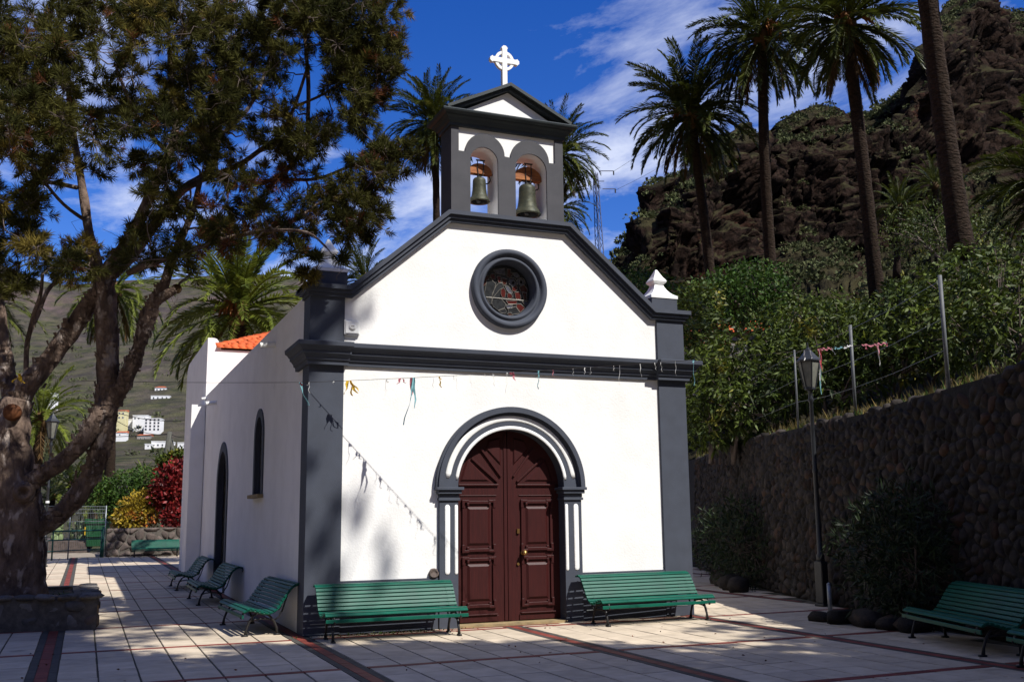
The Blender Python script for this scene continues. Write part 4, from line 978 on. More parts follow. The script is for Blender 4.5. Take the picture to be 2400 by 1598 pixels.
# ================================================================== LAMPS
def lamp(label, loc, rz):
    t_ = thing('street_lamp', label, 'street lamp', loc, rz, 'lantern lamps on the plaza')
    MB().box(-.105, .105, -.105, .105, 0, .05).box(-.082, .082, -.082, .082, .05, .80).build('pedestal', 'lamp_black', t_, bevel=.012)
    fl = MB()
    for k in range(5):
        for s_ in (-1, 1): fl.box(-.07+k*.03, -.055+k*.03, s_*.085-.006, s_*.085+.006, .10, .76)
    fl.build('fluting', 'black_iron', t_)
    MB().lathe([(.078,.80),(.07,.86),(.075,.90),(.05,.94),(.044,1.6),(.042,2.4),(.052,2.42),(.052,2.46),(.041,2.5),(.036,3.72),(.06,3.75),(.045,3.80),(.04,3.92),(.07,3.95)], (0,0,0), 12).build('pole', 'lamp_black', t_, True)
    ln = MB().lathe([(.095,3.95),(.105,3.98),(.10,3.995)], (0,0,0), 6).lathe([(.212,4.475),(.225,4.49),(.225,4.515),(.14,4.60),(.06,4.70),(.052,4.72),(.03,4.735),(.018,4.76),(.008,4.86)], (0,0,0), 6)
    for k in range(6):
        a = 2*pi*k/6; ln.tube([(.10*cos(a), .10*sin(a), 3.99),(.195*cos(a), .195*sin(a), 4.48)], .013, 5)
    l_ = ln.build('lantern', 'lamp_black', t_)
    for k in range(6):
        a, b = 2*pi*(k+.08)/6, 2*pi*(k+.92)/6
        MB().add([(.093*cos(a),.093*sin(a),4.0),(.093*cos(b),.093*sin(b),4.0),(.186*cos(b),.186*sin(b),4.47),(.186*cos(a),.186*sin(a),4.47)], [(0,1,2,3)]).build('lantern_pane', 'lamp_glass', l_)
    MB().lathe([(.02,4.0),(.035,4.1),(.03,4.2),(0,4.24)], (0,0,0), 10).build('bulb', 'house_white', l_, True)
    return t_
l1 = lamp('tall black lantern lamp standing before the stone wall right of the church', (9.17, .23, 0), radians(8))
l1.scale = (1, 1, .965)
l2 = copy_thing(l1, (-4.15, 25.69, 0), radians(20), 'black lantern lamp seen behind the pine trunk on the left'); l2.scale = (1.12, 1.12, 1.14)
MB().tube([(0,0,1.95),(0,0,2.02)], .06, 10).build('tape_band', 'house_white', l2)
bo = MB().tube([(0,0,0),(0,0,.49)], [.034,.034], 10).lathe([(.05,0),(.05,.02),(.034,.03)], (0,0,0), 10).lathe([(.034,.49),(.036,.50),(.0,.52)], (0,0,0), 10).build('bollard', 'galvanised', None, True)
bo.location = (8.15, -1.19, 0); tag(bo, 'short grey metal post standing beside the lamp pedestal', 'bollard')

# ================================================================== FENCE POSTS on the right wall, with wire
def fpost(px, pb, pt, ptop, label, off):
    best = None
    for q in np.linspace(0, WS[-1], 1200):
        p, t_ = wall_pt(q); P_ = np.array([p.x+off, p.y, 3.5])-CAM; u_ = 1200+FPX*(P_@RT)/(P_@FW); e = abs(u_-px)
        if best is None or e < best[0]: best = (e, p.x+off, p.y)
    _, x, y = best; zb = wall_top(y)-.1; zt = at(ptop[0], ptop[1], y=y).z
    m = MB().tube([(0,0,0),(.012,0,zt-zb)], .029 if off != .35 else .020, 8); o = m.build('fence_post', 'post_grey', None, True); o.location = (x, y, zb); tag(o, label, 'fence post', 'metal fence posts on the stone wall'); return Vector((x, y, zb)), zt
FP = [fpost(2222, 877, 0, (2200,645), 'grey metal fence post on the wall, tallest and nearest of them', .30),
      fpost(2004, 890, 0, (1997,762), 'grey metal fence post on the wall just right of the lamp lantern', .75),
      fpost(1870, 982, 0, (1862,820), 'grey metal fence post on the wall just left of the lamp lantern', .35),
      fpost(1673, 1020, 0, (1671,931), 'grey metal fence post on the wall nearest the church', .35)]
wm = MB()
for (a, za), (b, zb) in zip(FP, FP[1:]):
    for fr in (.35, .62, .95):
        wm.tube([(a.x, a.y, a.z+(za-a.z)*fr), ((a.x+b.x)/2, (a.y+b.y)/2, (a.z+(za-a.z)*fr+b.z+(zb-b.z)*fr)/2-.03), (b.x, b.y, b.z+(zb-b.z)*fr)], .004, 4)
tag(wm.build('fence_wire', 'galvanised'), 'thin wires strung between the metal posts on the stone wall', 'wire')

# ================================================================== BUNTING
def string_pts(A, B, sag, n=40):
    A, B = Vector(A), Vector(B); return [A.lerp(B, i/n)-Vector((0, 0, sag*4*(i/n)*(1-i/n))) for i in range(n+1)]
A_ = at(191, 892, y=1.62); B_ = at(2085, 803, y=-4.05); M_ = Vector((.0, -.06, 3.56))
bun = thing('bunting', 'line of mostly torn paper ribbons strung from the pine past the facade', 'bunting')
L1 = string_pts(A_, M_, .015, 20); L2_ = string_pts(M_, B_, .06, 50)
MB().tube(L1+L2_[1:], .0032, 5).build('string', 'twine', bun)
LINE = L1+L2_[1:]
def on_line(px):
    best = None
    for a, b in zip(LINE, LINE[1:]):
        for k in (0, .25, .5, .75):
            p = a.lerp(b, k); q = np.array(p)-CAM; u_ = 1200+FPX*(q@RT)/(q@FW); e = abs(u_-px)
            if best is None or e < best[0]: best = (e, p)
    return best[1]
def strip(p, L, wd_, sway, mat, n=7, curl=.02):
    """a hanging torn paper strip"""
    m = MB(); P = []; r_ = rnd.random()*6
    for i in range(n+1):
        f = i/n; c = p+Vector((sway*f**1.3+curl*sin(r_+f*9)*f, -.004+curl*.6*cos(r_+f*7)*f, -L*f)); h = wd_*(1-.5*f)*(.7+.6*rnd.random()); a = r_+f*2.0
        e = Vector((cos(a)*h*.5, sin(a)*h*.5, 0)); P += [c-e, c+e]
    m.add(P, [(2*i, 2*i+1, 2*i+3, 2*i+2) for i in range(n)]); o = m.build('ribbon', mat, bun); s_ = o.modifiers.new('paper', 'SOLIDIFY'); s_.thickness = .002; return o
k5x = lambda x: 640+x/2.24
for x, L, wd_, sw, mat in [(70,.09,.010,0,'white'),(10,.10,.008,0,'white'),(143,.05,.06,.01,'red'),(148,.33,.055,.12,'blue'),(196,.16,.008,.0,'white'),(196,.05,.018,-.02,'white'),(320,.035,.02,-.02,'white'),
   (398,.20,.05,-.04,'yellow'),(402,.18,.05,.10,'yellow'),(400,.22,.045,.03,'yellow'),(404,.15,.04,.14,'yellow'),(590,.05,.03,.02,'white'),(588,.30,.007,-.02,'white'),(672,.09,.045,-.04,'pink'),(682,.07,.04,.03,'pink'),
   (722,.24,.05,.03,'pink'),(726,.33,.035,.0,'pink'),(744,.44,.035,.02,'blue'),(742,.68,.05,-.15,'blue'),(846,.16,.008,-.01,'white'),(865,.05,.03,.02,'yellow'),(868,.16,.035,.03,'yellow'),(950,.06,.014,.02,'white'),(962,.24,.006,.02,'white'),
   (1037,.16,.007,.01,'white'),(1115,.03,.03,.02,'white'),(1150,.05,.03,.02,'white'),(1158,.18,.012,.03,'white'),(1225,.30,.007,-.02,'white'),(1250,.04,.05,.03,'pink'),(1258,.12,.04,.03,'pink'),(1228,.04,.025,0,'white'),(1397,.26,.022,-.01,'blue'),(1392,.12,.03,-.01,'blue'),(1470,.10,.012,.0,'pink'),
   (1572,.10,.006,0,'white'),(1630,.10,.014,.0,'white'),(1660,.10,.006,0,'white'),(1785,.07,.014,.0,'white'),(1815,.28,.007,-.02,'white'),(1925,.18,.012,.01,'white'),(1998,.10,.014,.02,'white'),(2035,.13,.010,.02,'white'),(2118,.20,.007,0,'white'),(2206,.06,.03,.0,'blue'),(2208,.36,.008,.0,'blue')]:
    strip(on_line(k5x(x)), L, wd_, sw, 'ribbon_'+mat)
k9 = lambda x: 1860+x/9.058
for x, L, wd_, sw, mat in [(240,.14,.02,.0,'white'),(330,.12,.012,.02,'white'),(545,.14,.05,.03,'pink'),(555,.30,.045,.02,'red'),(535,.62,.022,-.02,'blue'),(530,.5,.028,-.02,'white'),(770,.09,.02,.07,'white'),(1510,.06,.03,.02,'pink'),(1760,.16,.03,.02,'pink'),(1775,.30,.010,.02,'white'),(2100,.05,.03,.0,'pink')]:
    strip(on_line(k9(x)), L, wd_, sw, 'ribbon_'+mat)
for x0, x1, mat in ((545,690,'pink'),(690,830,'pink'),(850,1060,'blue'),(1060,1230,'white'),(1480,1740,'pink'),(1740,1940,'pink'),(1940,2240,'pink'),(2240,2370,'blue')):   # ribbons wound along the string
    a = on_line(k9(x0)); b = on_line(k9(x1)); n = 9; m = MB(); P = []
    for i in range(n+1):
        p = a.lerp(b, i/n)+Vector((0, 0, rnd.uniform(-.02, .012))); h = rnd.uniform(.005, .017); P += [p-Vector((0, .006, h)), p+Vector((0, .006, h))]
    m.add(P, [(2*i, 2*i+1, 2*i+3, 2*i+2) for i in range(n)]); o = m.build('ribbon', 'ribbon_'+mat, bun); o.modifiers.new('paper', 'SOLIDIFY').thickness = .003
yt = thing('yellow_ribbon', 'small torn yellow paper ribbon caught on the pine limb at the left', 'ribbon')
p_ = at(46, 876, y=2.55)
for sx in (-.10, .06, .02): 
    o = strip(p_, .14, .05, sx, 'ribbon_yellow'); o.parent = yt

# ================================================================== GATE, BIN, CACTUS behind the plaza
gate = thing('mesh_gate', 'green tube and wire mesh gate with two grey uprights at the far left', 'gate')
gA = Vector((-4.4, 31.2, 0)); gB = Vector((-2.0, 33.95, 0)); gd = (gB-gA).normalized(); gL = (gB-gA).length
def gpnt(s, z): p = gA+gd*s; return (p.x, p.y, z)
for s_ in (.55, 3.40): MB().tube([gpnt(s_, 0), gpnt(s_, 1.18)], .032, 8).build('gate_upright', 'gate_green', gate, True)
for zz, r_ in ((1.16,.034),(.80,.026),(.36,.024)): MB().tube([gpnt(-.3, zz), gpnt(3.45, zz)], r_, 8).build('gate_rail', 'gate_green', gate, True)
MB().tube([gpnt(3.50, 0), gpnt(3.50, 1.30)], .05, 8).build('gate_upright', 'gate_green', gate, True)
for s_ in (1.45, 3.60): MB().tube([gpnt(s_, 0), gpnt(s_, 2.22)], .027, 8).build('fence_pole', 'galvanised', gate, True)
wv = MB()
for zz in (1.55, 1.90, 2.05, 2.18): wv.tube([gpnt(-.3, zz), gpnt(3.6, zz)], .010, 5)
for k in range(36): wv.tube([gpnt(-.2+k*.105, .30), gpnt(-.2+k*.105, 2.2)], .0045, 4)
wv.build('wire_mesh', 'galvanised', gate)
bn = thing('wheeled_bin', 'green plastic wheeled rubbish bin standing behind the mesh gate', 'bin', tuple(at(226, 1286, d=52.0)), radians(-18))
def taper(x0, y0, x1, y1, z0, z1): return MB().add([(-x0,-y0,z0),(x0,-y0,z0),(x0,y0,z0),(-x0,y0,z0),(-x1,-y1,z1),(x1,-y1,z1),(x1,y1,z1),(-x1,y1,z1)], [(0,3,2,1),(4,5,6,7),(0,1,5,4),(1,2,6,5),(2,3,7,6),(3,0,4,7)])
b_ = taper(.40, .36, .48, .44, .14, 1.28); b_.box(-.40, .40, -.47, -.40, .62, .68); b_.build('bin_body', 'bin_green', bn, bevel=.02)
taper(.52, .50, .50, .48, 1.285, 1.40).build('bin_lid', 'bin_green', bn, bevel=.02)
MB().box(-.50, .50, -.50, -.40, 1.41, 1.53).tube([(-.5, .5, 1.45), (.5, .5, 1.45)], .03, 8).build('bin_handle', 'bin_green', bn)
MB().box(-.50, -.45, -.46, -.43, .72, 1.12).build('bin_strip', 'ribbon_yellow', bn)
for sx in (-.42, .42): MB().lathe([(.12,-.04),(.14,-.02),(.14,.02),(.12,.04)], (sx, .25, .14), 14, 'y').build('wheel', 'black_iron', bn, True)
def cactus(label, c, n, seed, sc_=1.0, mat='cactus'):
    t_ = thing('prickly_pear', label, 'cactus', c); r_ = random.Random(seed)
    def pad(base, az, tilt, L, Wd):
        m = MB().lathe([(.0,0),(Wd*.32,L*.06),(Wd*.5,L*.3),(Wd*.56,L*.55),(Wd*.48,L*.82),(Wd*.25,L*.96),(0,L)], (0,0,0), 12, closed=False); m.v = [(x, y*.22, z) for x, y, z in m.v]
        R_ = Matrix.Rotation(az, 3, 'Z') @ Matrix.Rotation(tilt, 3, 'X') @ Matrix.Rotation(r_.uniform(-.4, .4), 3, 'Y'); m.v = [tuple(R_ @ Vector(p)+base) for p in m.v]; m.build('pad', mat, t_, True); return R_ @ Vector((0, 0, L*.93))+base
    for i in range(n):
        b0 = Vector((r_.uniform(-1, 1)*sc_, r_.uniform(-.5, .5)*sc_, 0)); az = r_.uniform(-1, 1)
        p = pad(b0, az, r_.uniform(-.5, .5), .42*sc_, .30*sc_)
        for q in range(r_.choice((1, 2, 2))):
            p2 = pad(p, az+r_.uniform(-.8, .8), r_.uniform(-.8, .8), .38*sc_, .28*sc_)
            if r_.random() < .6: pad(p2, az+r_.uniform(-.8, .8), r_.uniform(-.6, .6), .34*sc_, .25*sc_)
    return t_
cactus('pale green prickly pear cactus growing on the bank behind the mesh gate', tuple(at(158, 1268, d=52.5)), 14, 4, 1.0)
q1, q2 = at(95, 1305, d=51.5), at(206, 1297, d=51.5); zt_ = at(158, 1266, d=52.5).z
bk = MB(); bk.add([(q1.x,q1.y,-.5),(q2.x,q2.y,-.5),(q2.x+.2,q2.y+3,-.5),(q1.x,q1.y+3,-.5),(q1.x,q1.y+.2,zt_),(q2.x-.1,q2.y+.2,zt_-.04),(q2.x,q2.y+3,zt_+.1),(q1.x,q1.y+3,zt_+.1)], [(4,5,6,7),(0,1,5,4),(1,2,6,5),(2,3,7,6),(3,0,4,7)])
tag(bk.build('earth_bank', 'low_stone'), kind='structure')

# ================================================================== POLE, PYLON, WIRES
ap = thing('power_pole', 'leaning grey wooden A-frame power pole behind the croton bushes', 'power pole')
d_ = 55.0
pa = at(1085/3.485+80, 1250, d=d_); pb = at(398, 1015, d=d_); pc_ = at(413, 1065, d=d_); 
MB().tube([at(374, 1170, d=d_), at(398, 1012, d=d_)], [.16,.13], 8).build('post', 'post_wood', ap, True)
MB().tube([at(416, 1150, d=d_+1), at(401, 1030, d=d_+.4)], [.13,.11], 8).build('brace', 'post_wood', ap, True)
wr = MB()
for (a, b) in (((-40,1010),(398,1016)),((-60,1160),(272,985)),((272,985),(398,1018)),((398,1016),(470,1012)),((262,1163),(372,1108)),((272,966),(460,982))):
    pa_, pb_ = at(*a, d=d_), at(*b, d=d_); wr.tube(string_pts(pa_, pb_, .25, 10), .022, 4)
tag(wr.build('power_line', 'wire'), 'dark power lines crossing the valley view by the wooden pole', 'wire')
py_ = thing('pylon', 'slender steel lattice power pylon on the skyline right of the belfry', 'pylon')
dP = 135.0; tb = at(1411, 650, d=dP); tt = at(1415, 392, d=dP)
base = Vector((tb.x, tb.y, tb.z-6)); H = tt.z-base.z; lat = MB()
def leg(k, f): w_ = .66*(1-f)+.20*f+.1; a = (k+.5)*pi/2+.5; return Vector((base.x+(tt.x-tb.x)*f+w_*cos(a), base.y+w_*sin(a), base.z+H*f))
for k in range(4): lat.tube([leg(k, 0), leg(k, 1)], .055, 4)
nseg = 17
for i in range(nseg):
    f0, f1 = i/nseg, (i+1)/nseg
    for k in range(4):
        a, b = (k, (k+1) % 4) if i % 2 else ((k+1) % 4, k); lat.tube([leg(a, f0), leg(b, f1)], .032, 3)
lat.build('lattice_mast', 'pylon_steel', py_)
for zpx, xl, xr in ((400,1405,1438),(424,1393,1416),(442,1412,1442)):
    a, b = at(xl, zpx+1, d=dP), at(xr, zpx+1, d=dP); ins = MB().tube([a, b], .06, 4); ins.build('crossarm', 'pylon_steel', py_)
    e = b if xr > 1420 else a
    MB().tube([e, e-Vector((0, 0, .55))], .09, 6).build('insulator', 'black_iron', py_)
wr2 = MB()
for (a, b) in (((1438,402),(1700,180)),((1442,446),(1760,235)),((1393,428),(1240,700))):
    wr2.tube(string_pts(at(*a, d=dP), at(*b, d=dP+40), 1.2, 12), .022, 3)
tag(wr2.build('power_line', 'wire'), 'thin power lines running from the skyline pylon up to the right', 'wire')

# ================================================================== HOUSES in the valley
def house(label, px, py, d, wpx, hpx, wall, roof=None, wins=(), dep=8, storeys=None, rooffr=.35, yaw=.0, cut=None):
    """a house whose foot is seen at px,py; width and height from its size in the photograph at distance d"""
    p = at(px, py, d=d); k = d/FPX; w_, h_ = wpx*k, hpx*k
    t_ = thing('house', label, 'house', (p.x, p.y, p.z), -YAW+.12+yaw, 'houses on the far valley side')
    MB().box(-w_/2, w_/2, 0, dep, -7, h_).box(-w_/2-.15, w_/2+.15, -.15, dep+.15, h_+.001, h_+.35).build('walls', wall, t_)
    if roof == 'hip': 
        MB().add([(-w_/2-.4,-.4,h_+.36),(w_/2+.4,-.4,h_+.36),(w_/2+.4,dep+.4,h_+.36),(-w_/2-.4,dep+.4,h_+.36),(-w_/4,dep/2,h_+.36+w_*.16),(w_/4,dep/2,h_+.36+w_*.16)], [(0,1,5,4),(1,2,5),(2,3,4,5),(3,0,4),(0,3,2,1)]).build('roof', 'roof_tile_far', t_)
    elif roof == 'shed':
        MB().add([(-w_/2-.2,-.3,h_+.36),(w_/2+.2,-.3,h_+.36),(w_/2+.2,dep,h_+1.6),(-w_/2-.2,dep,h_+1.6),(-w_/2-.2,dep,h_+.36),(w_/2+.2,dep,h_+.36)], [(0,1,2,3),(0,3,4),(1,5,2),(3,2,5,4),(0,4,5,1)]).build('roof', 'roof_tile_far', t_)
    for (fx, fz, ww, wh) in wins:
        x = (fx-.5)*w_; z = fz*h_; a = max(.5, ww*k*1.0); b = max(.6, wh*k)
        f = MB().box(x-a*.65, x+a*.65, -.06, -.005, z-b*.6, z+b*.6).build('window', 'house_white', t_)
        MB().box(x-a*.5, x+a*.5, -.08, -.062, z-b*.5, z+b*.5).build('pane', 'house_glass', f)
    return t_
g4_ = [(x, z, 4.2, 4.6) for x in (.12, .38, .64, .88) for z in (.14, .40, .66, .90)]
house('tallest white apartment house with rows of dark windows in the valley', 356, 1010, 575, 37, 29, 'house_white', None, g4_, 9)
house('plain white block joined to the left of the tall apartment house', 328, 996, 585, 34, 22, 'house_white', None, [(x, .72, 3, 3.6) for x in (.15, .4, .8)], 8)
house('low white house between the yellow and tall white houses', 300, 991, 590, 22, 8, 'house_white', None, [(.3, .5, 2, 2.5)], 7)
house('pale yellow house with red eaves beside the palm trunk', 283, 986, 580, 18, 22, 'house_yellow', 'shed', [(.3, .35, 3.2, 3.5), (.75, .35, 3.2, 3.5), (.3, .8, 3.2, 3.5), (.75, .8, 3.2, 3.5)], 8)
house('large white gabled house lowest on the right of the valley', 378, 1049, 520, 46, 14, 'house_white', None, [(x, .45, 3.4, 4) for x in (.12, .33, .55, .86)], 9)
house('small white annex at the left of the large gabled house', 347, 1049, 515, 15, 8, 'house_white', None, [(.5, .5, 3, 2.5)], 6)
house('white house half hidden by the church corner and pole', 427, 1054, 500, 22, 16, 'house_white', None, [(.3, .6, 3, 4), (.7, .6, 3, 4)], 8)
house('grey unfinished house with a red roof above the gabled house', 336, 1033, 560, 30, 11, 'house_grey', 'shed', [(.3, .5, 3, 4), (.6, .5, 3, 4)], 7)
house('little white house with red roof left of the grey one', 283, 1022, 550, 22, 7, 'house_white', 'shed', [(.4, .5, 2.5, 3)], 6)
house('white villa with orange tile roof highest on the slope', 376, 917, 720, 26, 8, 'house_white', 'hip', [(x, .5, 3, 3.5) for x in (.2, .5, .8)], 8)
house('long low white house among trees under the villa', 375, 937, 690, 42, 9, 'house_white', None, [(x, .5, 3, 4) for x in (.15, .38, .62, .85)], 8)
house('row of red roofed houses behind the power pole', 405, 1010, 600, 44, 6, 'house_white', 'shed', [(x, .5, 3, 3) for x in (.2, .5, .8)], 7)
house('white house with a pointed roof high up behind the pine limbs', 190, 842, 900, 24, 6, 'house_white', 'hip', [(.5, .5, 3, 3)], 9)
house('white house glimpsed between palm fronds at the far left', 120, 932, 620, 16, 10, 'house_white', None, [(.5, .5, 3, 4)], 7)

# ================================================================== BIG PINE in the planter
def px3(pl):
    """limb polyline from photograph pixels: (px, py, radius px, y plane)"""
    P = []; R = []
    for (x, y, r_, yp) in pl:
        p = at(x, y, y=yp); P.append(p); R.append(r_*float((np.array(p)-CAM)@FW)/FPX)
    return P, R
def smooth(P, R, k=4):
    Q = []; S = []
    n = len(P)
    for i in range(n-1):
        p0, p1, p2, p3 = P[max(i-1, 0)], P[i], P[i+1], P[min(i+2, n-1)]
        for j in range(k):
            t_ = j/k; Q.append(.5*((2*p1)+(p2-p0)*t_+(2*p0-5*p1+4*p2-p3)*t_*t_+(3*p1-p0-3*p2+p3)*t_**3)); S.append(R[i]+(R[i+1]-R[i])*t_)
    Q.append(P[-1]); S.append(R[-1]); return Q, S
LIMBS = [
 ('trunk', [(46,1405,66,3.45),(45,1350,57,3.45),(47,1290,53,3.45),(50,1225,55,3.45),(38,1150,50,3.5),(24,1060,46,3.5),(28,985,40,3.5),(40,935,33,3.5)]),
 ('limb', [(58,1250,30,3.4),(95,1232,26,3.35),(133,1210,23,3.3),(183,1160,22,3.2),(214,1107,22,3.15),(236,1050,24,3.1),(244,1000,26,3.1),(250,940,26,3.1),(252,880,25,3.1),(251,790,25,3.1),(245,700,24,3.1),(238,645,22,3.1)]),
 ('limb', [(56,1140,26,3.4),(100,1110,21,3.2),(152,1076,20,3.0),(196,1030,20,2.9),(228,975,18,2.95),(246,930,16,3.05)]),
 ('limb', [(262,945,20,3.1),(285,905,18,2.9),(304,868,18,2.8),(325,815,17,2.7),(344,755,18,2.6),(362,705,17,2.55),(384,670,15,2.5),(399,624,13,2.5),(420,570,11,2.5),(450,500,9,2.6),(470,420,7,2.8)]),
 ('limb', [(355,712,15,2.55),(378,697,14,2.48),(400,684,13,2.42),(412,678,12,2.4)]),
 ('limb', [(42,945,26,3.5),(64,905,24,3.5),(100,862,23,3.5),(137,815,22,3.5),(170,770,22,3.4),(200,725,21,3.3),(228,690,20,3.2)]),
 ('limb', [(36,950,24,3.6),(16,880,20,3.8),(8,790,15,4.0),(-4,690,12,4.2),(-20,560,9,4.5)]),
 ('limb', [(236,650,17,3.1),(222,600,15,3.3),(208,540,13,3.6),(197,465,12,3.9),(183,380,10,4.2),(168,290,9,4.5),(158,190,7,4.8),(140,90,5,5.0)]),
 ('limb', [(240,655,19,3.1),(268,610,17,2.9),(304,558,16,2.7),(335,495,15,2.5),(364,430,14,2.3),(395,365,13,2.1),(412,300,11,2.0),(404,220,9,1.9),(398,120,7,1.8)]),
 ('limb', [(250,650,16,3.1),(290,622,15,3.2),(340,560,14,3.4),(390,490,13,3.6),(430,444,12,3.8),(491,402,12,4.0),(510,330,10,4.2),(514,223,8,4.4),(520,110,6,4.6)]),
 ('limb', [(420,448,9,3.7),(490,415,8,3.4),(558,388,8,3.0),(610,352,7,2.6),(655,318,6,2.3),(690,250,5,2.0),(720,160,4,1.8)]),
 ('limb', [(300,640,10,2.9),(360,615,10,2.6),(420,598,9,2.3),(480,575,8,2.0),(560,552,7,1.7),(640,540,5,1.0),(720,545,4,.2),(765,580,3,-.3)]),
 ('limb', [(630,440,7,3.0),(680,390,7,2.8),(714,345,6,2.6),(722,270,6,2.5),(722,180,6,2.4),(714,90,4,2.4)]),
 ('limb', [(560,388,6,3.0),(600,430,7,3.0),(650,420,6,2.8),(740,420,5,2.4),(820,390,4,2.1),(900,360,3,1.9)]),
 ('limb', [(640,540,5,1.5),(700,510,4,1.4),(760,470,4,1.3),(820,455,3,1.2),(870,480,3,1.1)]),
 ('limb', [(62,905,7,3.5),(64,800,7,3.6),(89,738,6,3.7),(112,681,6,3.8),(150,640,5,3.9),(170,600,4,4.0)]),
 ('limb', [(64,800,6,3.5),(80,735,6,3.4),(95,690,5,3.3),(100,640,4,3.2)]),
 ('limb', [(180,440,7,4.0),(130,430,6,4.3),(80,428,5,4.5),(40,450,4,4.7),(0,490,3,4.9)]),
 ('limb', [(205,520,6,3.7),(150,480,5,3.5),(100,420,5,3.2),(60,350,4,3.0),(40,250,4,2.9)]),
 ('limb', [(395,360,7,2.1),(340,300,6,1.9),(300,230,5,1.7),(270,150,4,1.6)]),
 ('limb', [(510,320,6,4.2),(570,270,6,4.4),(610,200,5,4.6),(640,110,4,4.7)]),
 ('limb', [(690,250,4,2.0),(760,220,4,1.9),(830,170,4,1.8),(870,110,3,1.7),(890,50,3,1.7)]),
]
pine = thing('pine_tree', 'big dark pine with many forking limbs growing in the stone planter', 'tree')
NODES = []
for nm, pl_ in LIMBS:
    P, R = px3(pl_); P, R = smooth(P, R, 4); R = [r_*(1 if r_ > .12 else .82) for r_ in R]
    if nm == 'trunk':
        for i in range(len(R)): R[i] *= 1+.05*sin(i*1.7)
    mb = MB(); n = 14 if R[0] > .12 else 8
    b0 = len(mb.v); mb.tube(P, R, n)
    for i, v in enumerate(mb.v):                      # gnarled surface
        p = Vector(v); rr = R[min(i//n, len(R)-1)]; k = mnoise.noise(p*3.2)*.16+mnoise.noise(p*9.0)*.07; c = P[min(i//n, len(R)-1)]; mb.v[i] = tuple(c+(p-c)*(1+k*min(1, rr/.06)))
    mb.build(nm, 'bark', pine, True)
    if nm == 'limb':
        for q, r_ in zip(P, R): NODES.append((q, r_))
# knot holes and saw cuts on the trunk
kn = at(55, 1153, y=3.05); MB().lathe([(.17,.10),(.15,.0),(.12,-.05),(.085,-.06),(.06,-.03),(.045,.03),(0,.05)], tuple(kn), 18, 'y', closed=False).build('knot', 'bark', pine, True)
kc_ = at(28, 965, y=3.12); MB().lathe([(.14,.16),(.13,.0),(.10,-.02),(0,-.025)], tuple(kc_), 16, 'y', closed=False).build('saw_cut', 'yoke_wood', pine, True).data.materials[0] = MT['dead_needles']
s_c = at(414, 677, y=2.38); MB().lathe([(.085,.0),(.08,-.012),(0,-.015)], tuple(s_c), 12, 'y', closed=False).build('saw_cut', 'palm_dead', pine, True)
# loose bark plates
rs = np.random.RandomState(8); bkv = []
cand = [(q, r_) for q, r_ in NODES if r_ > .09]
bp2 = MB()
for _ in range(900):
    q, r_ = cand[rs.randint(len(cand))]; u = Vector(runit(rs, 1)[0]); u.y = -abs(u.y); u.z *= .3; u.normalize(); c = q+u*r_*1.02+Vector((0, 0, rs.uniform(-.12, .12))); a = u.cross(Vector((0, 0, 1))).normalized(); b = a.cross(u).normalized(); s1, s2 = rs.uniform(.02, .06), rs.uniform(.015, .05)
    bp2.add([c-a*s1-b*s2, c+a*s1-b*s2, c+a*s1+b*s2+u*.03, c-a*s1+b*s2+u*.02], [(0,1,2,3)])
tag(bp2.build('bark_flakes', 'bark', pine), kind='stuff')

# foliage: clumps of needle tufts at the ends of forking twigs
CROWN = [(-70,-90),(960,-90),(925,0),(918,30),(938,134),(926,190),(905,250),(850,292),(900,292),(958,330),(934,415),(868,438),(905,482),(884,540),(806,566),(812,625),(765,655),(700,604),(650,596),(585,622),(520,640),(450,652),(380,640),(320,610),(270,640),(200,640),(150,665),(80,690),(-70,720)]
def inpoly(x, y, pl):
    c = False
    for i in range(len(pl)):
        (x0_, y0_), (x1_, y1_) = pl[i-1], pl[i]
        if (y0_ > y) != (y1_ > y) and x < (x1_-x0_)*(y-y0_)/(y1_-y0_)+x0_: c = not c
    return c
# dense masses and thin places read off the photograph: (x, y, rx, ry, weight)
DENS = [(60,170,120,130,1.6),(60,310,110,110,1.7),(210,60,120,80,1.3),(430,60,160,80,1.5),(520,180,120,110,1.7),(300,250,90,80,1.2),(640,110,100,90,1.3),(840,200,90,150,1.5),(800,60,110,90,1.2),(880,380,70,60,1.2),(850,500,60,50,1.3),(470,300,110,70,1.3),
        (360,400,70,50,1.2),(600,450,90,60,1.2),(690,330,80,70,1.1),(560,520,70,50,1.0),(430,520,70,60,1.1),(150,600,100,50,1.3),(40,560,70,80,1.2),(770,610,45,40,1.4),(680,560,60,40,1.0),(760,440,70,50,1.0),(330,600,60,40,.8),
        (215,100,60,50,-1.2),(350,205,50,60,-1.3),(430,130,40,40,-.9),(750,150,45,80,-1.2),(700,230,40,60,-.8),(320,130,40,40,-.7),(870,340,40,30,-1.0),(640,620,90,40,-1.2),(520,600,60,40,-.8),(250,480,60,70,-.7),(180,330,40,50,-.6),(100,620,70,50,-.7),(810,350,40,40,-.7),(30,60,40,40,-1.0),(600,260,40,40,-.6),(250,540,80,70,-.8),(480,440,40,40,-.6)]
rs = np.random.RandomState(21); clumps = []
